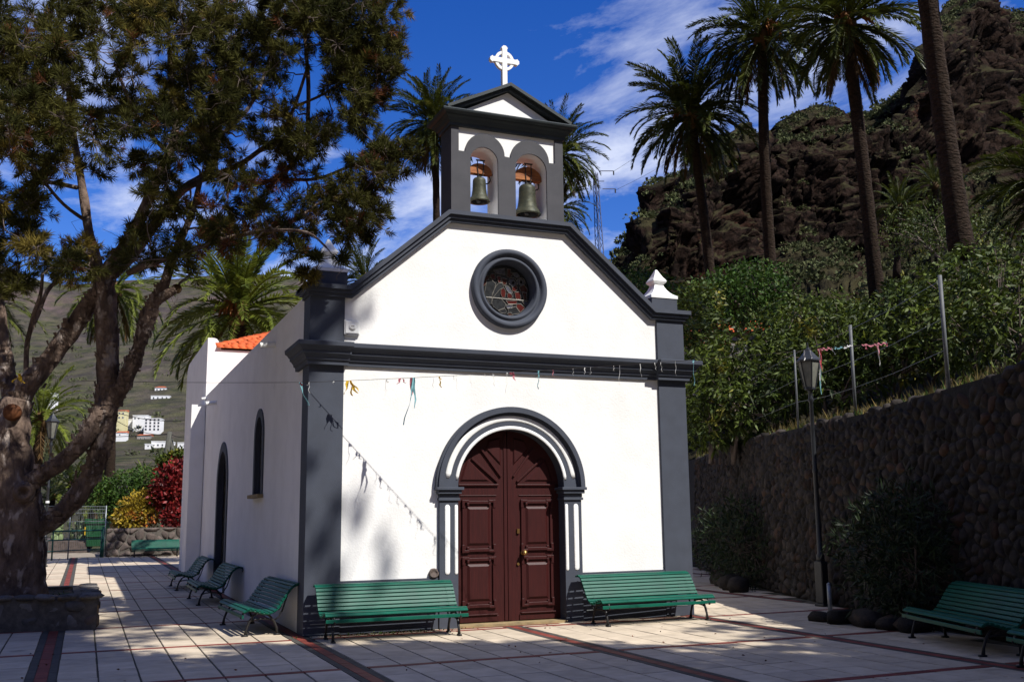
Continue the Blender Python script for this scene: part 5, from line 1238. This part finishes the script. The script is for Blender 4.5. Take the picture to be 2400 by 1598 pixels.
for (x, y, r_) in [(738,605,.09),(800,606,.12),(735,645,.10),(806,560,.2),(850,520,.25),(884,500,.22),(862,545,.2),(820,470,.26),(930,402,.26),(902,352,.25),(945,350,.22),(915,382,.24),(960,372,.2),(895,60,.3),(905,120,.3),(918,160,.26),(880,205,.3),(862,248,.3),(905,28,.24),(850,275,.24),(872,90,.3),(845,150,.3),(885,160,.3),(835,215,.3),(820,265,.28),(800,60,.3),(780,20,.3),(715,640,.14),(700,590,.16)]:
    clumps.append((at(x, y, y=(-.45 if y > 598 else 1.2-.35*(x-700)/250)+rs.normal(0, .2)), r_))
tries = 0
while len(clumps) < 500 and tries < 40000:
    tries += 1
    x, y = rs.uniform(-60, 955), rs.uniform(-85, 715)
    if not inpoly(x, y, CROWN) or (x-768)**2+(y-590)**2 < 62**2: continue
    dn = .30
    for (a, b, c_, d_, w_) in DENS: dn += w_*math.exp(-(((x-a)/c_)**2+((y-b)/d_)**2)*1.4)
    if rs.uniform(0, 1.5) > dn: continue
    edge = min(1, max(.0, (900-x)/700)); yp = 3.0-1.6*(x/900)+rs.normal(0, 1.3)*(.35+.65*edge)
    p = at(x, y, y=float(np.clip(yp, .3, 6.2)))
    if any((p-q[0]).length < .235 for q in clumps): continue
    clumps.append((p, rs.uniform(.20, .38)))
clumps.sort(key=lambda c: min((c[0]-q).length for q, r_ in NODES))
net = [(q.copy(), r_) for q, r_ in NODES if r_ < .30]
tw = MB(); tuft_p = []; tuft_d = []
def grow(a, ra, b, rb, n=5, wob=.10):
    P = []; L = (b-a).length
    for i in range(n+1):
        f = i/n; P.append(a.lerp(b, f)+Vector((rs.normal(0, wob*L*.25), rs.normal(0, wob*L*.25), rs.normal(0, wob*L*.25)-.0+.10*L*sin(pi*f)*-.6))*(1 if 0 < i < n else 0))
    return P, [ra+(rb-ra)*i/n for i in range(n+1)]
NP = np.array([tuple(q) for q, r_ in net])
for c, rad in clumps:
    d2 = np.sum((NP-np.array(c))**2, axis=1); j = int(np.argmin(d2+.15*abs(NP[:, 2]-c.z+.2))); a, ra = net[j]
    r0 = min(ra*.6, .028); P, R = grow(a, max(r0, .007), c, .006, 6, .16); tw.tube(P, R, 5, False)
    new = [(p, r_) for p, r_ in zip(P[2:], R[2:])]; net += new; NP = np.concatenate([NP, np.array([tuple(p) for p, r_ in new])])
    base_d = (c-a).normalized() if (c-a).length > .05 else Vector((0, 0, 1))
    for _ in range(int(8+rad*16)):
        u = Vector(runit(rs, 1)[0]); u = (u+base_d*.45+Vector((0, 0, .15))).normalized(); e = c+u*rad*rs.uniform(.45, 1.15)*Vector((1, 1, .8)).length/1.62
        P2, R2 = grow(c+u*.02, .0055, e, .003, 3, .25); tw.tube(P2, R2, 3, False); tuft_p.append(tuple(e)); tuft_d.append(tuple(u))
# bare hanging twigs
for _ in range(150):
    q, r_ = net[rs.randint(len(net))]; e = q+Vector((rs.normal(0, .22), rs.normal(0, .22), rs.uniform(-.45, .15))); P, R = grow(q, .006, e, .003, 5, .35); tw.tube(P, R, 3, False)
tag(tw.build('twigs', 'twig_bark', pine, True), kind='stuff')
tuft_p = np.array(tuft_p); tuft_d = np.array(tuft_d)
def needles(tp, td, n, L, wd_, rs, spread=.75):
    m = len(tp); C = np.repeat(tp, n, 0); A = np.repeat(td, n, 0); D = runit(rs, m*n)*spread+A*.75; D /= np.linalg.norm(D, axis=1)[:, None]
    C = C-A*rs.uniform(0, .12, m*n)[:, None]; D *= (L*rs.uniform(.65, 1.15, m*n))[:, None]; return ribbon_faces(C, D, perp(rs, D)*wd_)
dead = rs.uniform(0, 1, len(tuft_p)) < .04
for i in range(26):                                  # whole dead sprays low in the crown
    q = tuft_p[rs.randint(len(tuft_p))]
    if q[2] < 8.2: dead |= np.sum((tuft_p-q)**2, axis=1) < .16
V, F = needles(tuft_p[~dead], tuft_d[~dead], 58, .155, .0060, rs)
tag(put('needles', npmesh('needles', V, F, 'pine_needles'), pine), kind='stuff')
V, F = needles(tuft_p[dead], tuft_d[dead], 34, .155, .0055, rs)
tag(put('dead_needles', npmesh('dead_needles', V, F, 'dead_needles'), pine), kind='stuff')
print('pine clumps', len(clumps), 'tufts', len(tuft_p), 'dead', int(dead.sum()))

# two tall pines that stand behind the viewer's right shoulder: their crowns shade the near paving
def shade_pine(label, base, crowns, seed):
    rs = np.random.RandomState(seed); t_ = thing('pine_tree', label, 'tree', (0,0,0), 0, 'tall pines standing behind the viewer'); b = Vector(base)
    z1 = min(c[2] for c in crowns)*.62; top = b+Vector((.3, .3, z1)); P, S = smooth([b, b.lerp(top, .5)+Vector((.15, -.1, 0)), top], [.36, .30, .24], 5); MB().tube(P, S, 10).build('trunk', 'bark', t_, True)
    tw = MB(); tp = []; td = []
    for (cx, cy, cz, rx_, ry_, rz_, n, *few) in crowns:
        c = Vector((cx, cy, cz)); P, S = smooth([top, top.lerp(c, .5)+Vector((0, 0, -.4)), c], [.22, .16, .08], 5); tw.tube(P, S, 7, False)
        for _ in range(n):
            u = Vector(runit(rs, 1)[0]); p = c+Vector((u.x*rx_, u.y*ry_, u.z*rz_))*rs.uniform(.2, 1.0); a = top.lerp(c, rs.uniform(.7, 1)); tw.tube([a, a.lerp(p, .5)-Vector((0,0,.15)), p], [.05,.03,.012], 4, False)
            for _ in range(few[0] if few else 13):
                q = p+Vector(runit(rs, 1)[0])*rs.uniform(.10, .50); tp.append(tuple(q)); td.append(tuple(runit(rs, 1)[0]))
    tw.build('branches', 'twig_bark', t_); V, F = needles(np.array(tp), np.array(td), 18, .24, .028, rs)
    tag(put('needles', npmesh('needles', V, F, 'pine_needles'), t_), kind='stuff'); return t_
SHADE = [('tall pine behind the viewer to the right shading the near paving', (6.6,-17.5,0), [(4.6,-12.0,12,2.5,2.4,1.5,150),(7.4,-13.2,12,2.3,2.2,1.4,120),(6.1,-11.3,12,1.4,.9,.8,36)]),
         ('tall pine straight behind the viewer shading the left paving', (2.2,-19.5,0), [(1.4,-10.7,12,2.5,2.0,1.5,120),(.3,-8.0,12.2,1.9,1.6,1.2,60),(-2.2,-13.5,12.5,2.6,2.4,1.6,60)]),
         ('very tall pine behind the viewer whose top shades the big pine', (5.4,-18.5,0), [(4.6,-12.2,20.5,3.0,2.6,2.2,110),(9.3,-16.0,22.3,.9,.5,.4,4,3)]),
         ('tall pine beyond the dark bench at the right, out of the picture', (14.0,-17.5,2.5), [(12.6,-13.0,12.5,2.4,2.6,1.6,110),(9.9,-15.0,12,2.3,2.2,1.5,110)])]
for k, (lb, b, cr_) in enumerate(SHADE):
    t_ = shade_pine(lb, b, cr_, 31+k)

# ================================================================== PALMS
def frond(L, lift, droop, seed, n=62, leaf=.50, wd_=.028, mat='palm_leaf', vee=.35, hang=.25):
    r_ = np.random.RandomState(seed); a = lift; x = z = 0.0; P = [(0,0,0)]; A = [a]; k = 20
    for i in range(k):
        f = i/k; a -= droop/k*(.45+1.1*f); x += cos(a)*L/k; z += sin(a)*L/k; P.append((x, 0, z)); A.append(a)
    P = np.array(P); A = np.array(A); C = []; D = []
    for s in (-1, 1):
        for f in np.linspace(.13, 1, n):
            i = f*k; c = np.array([np.interp(i, range(k+1), P[:, q]) for q in range(3)]); aa = np.interp(i, range(k+1), A); tan = np.array([cos(aa), 0, sin(aa)]); nor = np.array([-sin(aa), 0, cos(aa)])
            l = leaf*(min(1, (f-.05)*3.6))*(1-.55*max(0, f-.55)/.45)*r_.uniform(.88, 1.1); fw = .62+.5*f; d = tan*fw+np.array([0, s, 0])*(1.05-.35*f)+nor*(vee+r_.normal(0, .13)); d /= np.linalg.norm(d); d = d*l; d[2] -= hang*l*r_.uniform(.5, 1.3)
            C.append(c); D.append(d)
    C = np.array(C); D = np.array(D); up_ = np.tile([0, 0, 1.0], (len(C), 1)); Wd = np.cross(D, up_); Wd += r_.normal(0, .35, Wd.shape)*np.linalg.norm(Wd, axis=1)[:, None]; Wd /= np.maximum(np.linalg.norm(Wd, axis=1), 1e-6)[:, None]; V, F = ribbon_faces(C, D, Wd*wd_)
    m = MB().tube([tuple(p) for p in P[::2]], [.045*(1-.85*i/10) for i in range(11)], 4, False); nb_ = len(V)
    return npmesh('frond', np.concatenate([V, np.array(m.v)]), np.concatenate([F, np.array(m.f)+nb_]), mat)
LIFT = [1.42, 1.15, .85, .55, .22, -.12, -.45, -.85]
DROP = [.55, .85, 1.10, 1.30, 1.40, 1.20, .95, .55]
FR = [[frond(3.0, LIFT[i], DROP[i], 10*i+s, mat='palm_leaf') for s in range(2)] for i in range(8)]
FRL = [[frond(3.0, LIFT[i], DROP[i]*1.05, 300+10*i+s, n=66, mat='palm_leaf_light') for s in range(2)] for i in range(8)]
FD = [frond(2.6, -1.0, .5, 500+s, n=34, mat='palm_dead', vee=.05, hang=.5) for s in range(2)]
fruit_me = None
def fruit_mesh():
    m = MB(); r_ = random.Random(9)
    for i in range(26):
        a = r_.uniform(-.5, .5); b = r_.uniform(-.5, .5); L = r_.uniform(.35, .6); m.tube([(0,0,0),(L*.5, a*.2, .12),(L, a*.5, -.10+b*.25),(L*1.1, a*.6, -.3+b*.25)], [.014,.018,.022,.010], 4)
    return m.mesh('fruit_stalk', 'palm_fruit')
FRUIT = fruit_mesh()
def palm(label, crown, base, R=3.1, n=64, trunk_r=.30, seed=1, light=False, low=7, dead=5, fruit=0, group='tall palms around the chapel', hi=0):
    r_ = random.Random(seed); c = Vector(crown); b = Vector(base); t_ = thing('palm_tree', label, 'palm tree', tuple(b), 0, group); k = R/3.0; c0 = c-b
    H = c0.length; npt = max(6, int(H/.5)); P = []; S = []
    bend = Vector((r_.uniform(-.02, .02), r_.uniform(-.02, .02), 0))*H
    for i in range(npt+1):
        f = i/npt; P.append(c0*f+bend*sin(pi*f)); S.append(trunk_r*(1.18-.18*min(1, f*4))*(1-.22*f)*(1+.035*((i % 2)*2-1)))
    S[-1] *= 1.25; S[-2] *= 1.15
    MB().tube(P, S, 14).build('trunk', 'palm_trunk', t_, True)
    crown_ = MB().lathe([(.1*k,-.7*k),(.34*k,-.42*k),(.40*k,-.1*k),(.30*k,.2*k),(.1*k,.42*k)], tuple(c0), 12).build('crown_heart', 'palm_dead', t_, True)
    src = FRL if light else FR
    for i in range(n):
        f = (i+.5)/n; lv = hi+f**.9*(low+.99-hi); q = int(min(low, lv)); az = i*2.39996+r_.gauss(0, .12)
        o = put('frond', src[q][r_.randint(0, 1)], t_); o.location = c0+Vector((.16*k*cos(az), .16*k*sin(az), .20*k-.45*k*f)); s_ = k*r_.uniform(.86, 1.10)*(1 if q < 6 else .9); o.scale = (s_, s_, s_); o.rotation_euler = (r_.gauss(0, .16), r_.gauss(0, .10), az)
    for i in range(dead):
        az = r_.uniform(0, 6.28); o = put('dead_frond', FD[i % 2], t_); o.location = c0+Vector((.2*k*cos(az), .2*k*sin(az), -.3*k)); o.scale = (k*.85,)*3; o.rotation_euler = (r_.gauss(0, .1), r_.gauss(0, .1), az)
    for i in range(fruit):
        az = -1.2+i*1.1+r_.gauss(0, .3)-pi/2*.6; o = put('fruit_stalk', FRUIT, t_); o.location = c0+Vector((.15*k*cos(az), .15*k*sin(az), .05*k)); o.scale = (k*1.25,)*3; o.rotation_euler = (0, r_.uniform(-.5, .1), az)
    return t_
dx = lambda x, y, d: at(x*DS, y*DS, d=d)
def ground_at(p): return crag_z(p.x, p.y)
def palm_px(label, cx, cy, d, bx, by, **kw):
    """crown heart and trunk foot as seen in the photograph, at forward distance d; the foot goes down to the hillside"""
    c = dx(cx, cy, d); b = dx(bx, by, d)
    if cx < 270 and b.z > -.4: b.z = -.4
    return palm(label, c, b, **kw)
palm_px('palm with orange fruit stalks left of the tall pair, sharp against the sky', 1588, 262, 48, 1652, 800, R=3.35, n=92, trunk_r=.26, seed=2, fruit=4, dead=7)
palm_px('tall palm in the middle of the three, crown touching the top of the picture', 1752, 82, 46, 1782, 740, R=3.4, n=84, trunk_r=.27, seed=3, fruit=2, dead=6)
palm_px('tall palm with a drooping crown right of the middle palm', 1945, 52, 40, 2022, 730, R=3.2, n=90, trunk_r=.29, seed=4, fruit=3, dead=8)
palm_px('thick bare palm trunk at the right whose crown is above the picture', 2095, -330, 25, 2215, 600, R=3.0, n=46, trunk_r=.275, seed=5, dead=4)
palm_px('palm behind the chapel just left of the belfry', 1000, 285, 62, 1000, 900, R=3.35, n=92, trunk_r=.26, seed=6, dead=10, fruit=1)
palm_px('palm behind the chapel just right of the belfry', 1285, 355, 66, 1290, 900, R=3.3, n=88, trunk_r=.26, seed=7, dead=8)
palm_px('lower palm half hidden below the palm right of the belfry', 1285, 480, 76, 1290, 900, R=2.9, n=66, trunk_r=.26, seed=8, dead=2, fruit=1)
palm_px('small palm top showing over the left slope of the gable', 838, 640, 60, 838, 900, R=2.5, n=44, trunk_r=.3, seed=9, dead=0, low=5)
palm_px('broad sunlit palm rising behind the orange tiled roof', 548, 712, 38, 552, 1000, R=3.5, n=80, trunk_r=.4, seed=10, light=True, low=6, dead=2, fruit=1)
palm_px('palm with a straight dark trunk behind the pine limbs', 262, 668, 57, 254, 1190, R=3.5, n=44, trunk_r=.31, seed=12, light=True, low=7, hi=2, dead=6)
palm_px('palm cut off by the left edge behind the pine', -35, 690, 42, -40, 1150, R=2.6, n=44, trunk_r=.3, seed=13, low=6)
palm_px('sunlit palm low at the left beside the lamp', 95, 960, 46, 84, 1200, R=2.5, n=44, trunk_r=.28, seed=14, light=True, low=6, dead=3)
palm_px('dark palm cut off by the right edge of the picture', 2440, 420, 36, 2455, 760, R=3.3, n=64, trunk_r=.35, seed=15, low=6)
palm_px('small palm on the slope left of the thick bare trunk', 2068, 478, 62, 2062, 640, R=2.0, n=40, trunk_r=.22, seed=16, low=6, dead=2, group='young palms on the slopes')
palm_px('small palm on the slope behind the thick bare trunk', 2150, 425, 66, 2160, 640, R=2.0, n=36, trunk_r=.22, seed=17, low=5, dead=1, group='young palms on the slopes')
for k, (x, y, d, R_, lb) in enumerate([(375,1095,82,1.7,'young palm in the valley left of the pole'),(330,1105,78,1.5,'young palm in the valley beside the dark trunk'),(410,1090,90,1.6,'young palm in the valley nearest the red croton'),(165,1112,60,1.9,'young palm below the pine limb beside the lamp'),(225,1120,62,1.8,'young palm under the forking pine limb'),(212,1150,60,2.1,'young palm with hanging dead leaves behind the green bin'),(120,1140,63,1.9,'young palm behind the mesh gate near the lamp')]):
    c = dx(x, y, d); palm(lb, c, (c.x, c.y, c.z-1.6), R=R_, n=34, trunk_r=.2, seed=40+k, light=k % 2 == 1, low=5, dead=3 if k == 5 else 1, group='young palms in the valley')

# ================================================================== LEAFY TREES AND SHRUBS
def leafy(name, label, cat, blobs, nleaf, L, wd_, mat, seed, base=None, trunk=.07, group=None, whorl=0, droop=.3, branches=10, tmat='twig_bark'):
    """crown of single leaf blades spread through several uneven lobes, over branches from a short trunk"""
    rs = np.random.RandomState(seed); t_ = thing(name, label, cat, (0,0,0), 0, group)
    vol = np.array([b[3]*b[4]*b[5] for b in blobs])**.75; pick = rs.choice(len(blobs), nleaf if not whorl else nleaf//whorl, p=vol/vol.sum()); B = np.array(blobs)[pick]; m = len(B)
    u = runit(rs, m); rr = np.clip(rs.normal(.86, .17, m), .15, 1.12)
    nz = np.array([mnoise.noise(Vector((float(b[0]+x[0]*2.1), float(b[1]+x[1]*2.1), float(b[2]+x[2]*2.1)))) for b, x in zip(B, u)]); rr *= 1+.38*nz
    C = B[:, :3]+u*rr[:, None]*B[:, 3:6]; A = u*.8+np.array([0, 0, .35])
    if whorl:
        C = np.repeat(C, whorl, 0); A = np.repeat(A, whorl, 0)
    n = len(C); D = A*.7+runit(rs, n)*.9; D /= np.linalg.norm(D, axis=1)[:, None]; D[:, 2] -= droop*rs.uniform(.3, 1.4, n); D *= (L*rs.uniform(.65, 1.2, n))[:, None]
    C = C+runit(rs, n)*L*.12; V, F = ribbon_faces(C, D, perp(rs, D)*wd_*rs.uniform(.8, 1.2, n)[:, None])
    tag(put('foliage', npmesh('foliage', V, F, mat), t_), kind='stuff')
    b0 = Vector(base) if base else Vector((np.mean([b[0] for b in blobs]), np.mean([b[1] for b in blobs]), min(b[2]-b[5] for b in blobs))); br = MB()
    for b in blobs:
        c = Vector(b[:3]); q = b0.lerp(c, .5)+Vector((rs.normal(0, .12), rs.normal(0, .12), .05)); br.tube([b0-Vector((0,0,.2)), q, c], [trunk, trunk*.7, trunk*.4], 6, False)
        for _ in range(branches):
            e = c+Vector(runit(rs, 1)[0]*np.array(b[3:6])*rs.uniform(.6, .98)); s0 = q.lerp(c, rs.uniform(.2, 1)); br.tube([s0, s0.lerp(e, .5)+Vector((0,0,.05)), e], [trunk*.32, trunk*.2, trunk*.1], 4, False)
    br.build('branches', tmat, t_, True); return t_
SHIFT, SHR = 0, .9
def blob_px(l):      # (px D, py D, distance, rx, rz) -> lobes
    o = []
    for (x, y, d, rx_, rz_) in l: c = dx(x, y+SHIFT, d); rx_ *= SHR; rz_ *= SHR; o.append((c.x, c.y, c.z, rx_, rx_*.95, rz_))
    return o
MANGO = [
 ('leafy mango tree at the right edge below the dark palm fronds', [(2300,640,21,1.35,1.05),(2250,735,20.5,1.2,.9),(2380,700,19.5,1.3,1.1),(2350,590,22,1.1,.9)], 4000, 61),
 ('leafy mango tree behind the nearest fence post', [(2200,640,23,1.1,.95),(2130,690,23,1.2,1.0),(2180,740,22,1.15,.85),(2225,585,24,.9,.7)], 3700, 62),
 ('leafy mango tree between the two fence posts right of the lamp', [(2060,700,24,1.15,.9),(2020,750,23.5,1.2,.9),(2090,780,22.5,1.05,.7),(2100,640,26,.9,.6)], 3500, 63),
 ('leafy mango tree right behind the lamp lantern', [(1930,740,25,1.25,.95),(1890,800,24,1.2,.85),(1975,790,24,1.1,.8),(1950,850,23,.9,.6)], 3800, 64),
 ('leafy mango tree left of the lamp, under the middle palm', [(1800,750,27,1.3,1.1),(1770,820,26,1.25,1.0),(1850,770,26,1.15,.95),(1830,860,24.5,1.1,.8)], 4700, 65),
 ('leafy mango tree between the church corner and the lamp', [(1700,800,26,1.2,1.1),(1680,880,25,1.15,1.0),(1740,900,24.5,1.15,.9),(1650,830,27,1.0,1.0)], 4500, 66),
 ('leafy mango tree close beside the right corner of the church', [(1620,850,26,.95,1.15),(1630,930,25,.95,.9),(1610,770,28,.9,.9)], 4200, 67)]
SHIFT = 32
for lb, bl, nl, sd in MANGO:
    bb = blob_px(bl); leafy('mango_tree', lb, 'tree', bb, nl, .21, .030, 'mango_leaf', sd, (bb[1][0], bb[1][1], 3.0), .06, 'mango trees above the stone wall', whorl=5, droop=.55, branches=12)
SHIFT = 0
bb = blob_px([(1690,690,36,1.7,1.2),(1740,665,36,1.4,1.1),(1655,700,37,1.2,1.0)]); leafy('laurel_tree', 'rounded dense green tree at the foot of the two left palms', 'tree', bb, 5600, .17, .045, 'bright_leaf', 71, None, .1, droop=.2)
bb = blob_px([(1860,735,38,1.8,1.0),(1790,735,40,1.3,.9),(1940,735,38,1.6,.9)]); leafy('laurel_tree', 'broad dark green tree on the slope behind the mango trees', 'tree', bb, 5200, .18, .04, 'mango_leaf', 72, None, .1, droop=.3)
bb = blob_px([(1480,660,44,1.1,.9),(1530,690,42,1.2,1.0)]); leafy('shrub', 'green shrub behind the right pinnacle of the gable', 'shrub', bb, 2600, .18, .05, 'bright_leaf', 73, None, .08)
bb = blob_px([(2145,510,34,1.7,.8),(2110,545,34,1.3,.8),(2190,540,33,1.2,.8),(2240,560,30,1.2,.7)]); leafy('acacia_tree', 'thin yellowish feathery tree behind the thick bare trunk', 'tree', bb, 4200, .12, .018, 'mango_leaf', 74, None, .07, droop=.1)
bb = blob_px([(1605,700,30,.8,.7),(1590,740,29,.7,.8)]); leafy('shrub', 'dark shrub peeping out beside the right pinnacle', 'shrub', bb, 1800, .18, .04, 'mango_leaf', 75, None, .05)
# orange roofs peeping through the leaves
for k, (x, y, d) in enumerate(((1712,764,40),(1608,795,36))):
    p = dx(x, y, d); t_ = thing('shed', ['shed with an orange tile roof showing through the leaves by the middle palms', 'shed with an orange tile roof showing beside the church corner'][k], 'shed', (p.x, p.y, p.z), -.5)
    MB().box(-.9, .9, 0, 1.6, -2.4, .0).build('wall', 'house_grey', t_); MB().add([(-1.1,-.2,.001),(1.1,-.2,.001),(1.1,1.9,.9),(-1.1,1.9,.9),(-1.1,1.9,.001),(1.1,1.9,.001)], [(0,1,2,3),(0,3,4),(1,5,2),(3,2,5,4),(0,4,5,1)]).build('roof', 'roof_tile', t_)
# oleanders at the foot of the wall
def oleander(label, c, rx_, h, n, seed):
    bl = [(c[0], c[1], h*.52, rx_, rx_*1.0, h*.50), (c[0]-.25*rx_, c[1]-.6*rx_, h*.42, rx_*.75, rx_*.75, h*.40), (c[0]+.1, c[1]+.7*rx_, h*.45, rx_*.75, rx_*.75, h*.42), (c[0], c[1]+.1, h*.75, rx_*.6, rx_*.7, h*.26)]
    leafy('oleander', label, 'shrub', bl, n, .17, .0125, 'oleander_leaf', seed, (c[0], c[1], .2), .03, 'oleander shrubs at the foot of the wall', whorl=4, droop=.0, branches=16)
oleander('dark oleander shrub between the lamp and the dark bench', (8.12, -2.85), .80, 1.95, 5600, 81)
oleander('oleander shrub with long thin leaves beside the right church corner', (10.9, 4.9), 1.15, 1.95, 6000, 82)
# shrubs beyond the plaza at the left
def px_blobs(l): return blob_px(l)
leafy('croton_bush', 'deep red croton bush behind the low wall beside the church', 'shrub', blob_px([(400,1150,50.5,.85,1.15),(390,1110,50.5,.75,.9),(415,1090,51,.7,.9),(372,1135,50.5,.65,.75),(405,1190,50,.8,.6),(425,1130,51,.8,1.2)]), 4200, .26, .062, 'croton_red', 91, None, .05, 'croton bushes in the bed behind the low wall', droop=.15)
leafy('croton_bush', 'yellow leaved croton bush left of the red one', 'shrub', blob_px([(318,1170,50.5,.85,.85),(300,1190,50,.75,.6),(335,1150,50.5,.6,.6),(278,1195,50,.5,.5),(345,1190,50,.5,.5)]), 3200, .20, .05, 'croton_yellow', 92, None, .04, 'croton bushes in the bed behind the low wall', droop=.1)
leafy('shrub', 'bright green bush behind the yellow croton', 'shrub', blob_px([(290,1125,53,1.4,.95),(240,1140,53,1.1,.9),(330,1105,53.5,1.2,.8),(265,1170,52.5,1.0,.7)]), 4200, .20, .05, 'bright_leaf', 93, None, .05)
leafy('croton_bush', 'green and yellow croton above the red bush by the pole', 'shrub', blob_px([(395,1062,52,.75,.55),(412,1055,52,.6,.6)]), 1500, .22, .055, 'mango_leaf', 94, tuple(dx(405,1150,52)), .04, 'croton bushes in the bed behind the low wall')
# grasses along the top of the retaining wall
rs = np.random.RandomState(17)
def topreg(r):
    s_ = r.uniform(3, WS[-1]); p, t_ = wall_pt(s_); n_ = Vector((-t_.y, t_.x)); n_ = n_ if n_.x > 0 else -n_; q = p+n_*(.55+abs(r.normal(0, .5))); return (q.x, q.y, wall_top(q.y)-.10+r.uniform(0, .05))
V, F = blades(4200, topreg, .30, .008, rs, .45)
tag(put('dry_grass', npmesh('dry_grass', V, F, 'dry_grass')), 'dry yellow green grass growing along the top of the stone wall', 'grass', kind='stuff')
V, F = blades(2600, topreg, .22, .012, rs, .6)
tag(put('green_grass', npmesh('green_grass', V, F, 'bright_leaf')), 'fresh green weeds along the top of the stone wall', 'grass', kind='stuff')
# planter weeds
V, F = blades(160, lambda r: (r.uniform(-5.5, -3.1), r.uniform(3.1, 4.9), .45), .09, .008, rs, .6)
tag(put('planter_weeds', npmesh('planter_weeds', V, F, 'bright_leaf')), 'small weeds on the soil in the pine planter', 'weeds', kind='stuff')
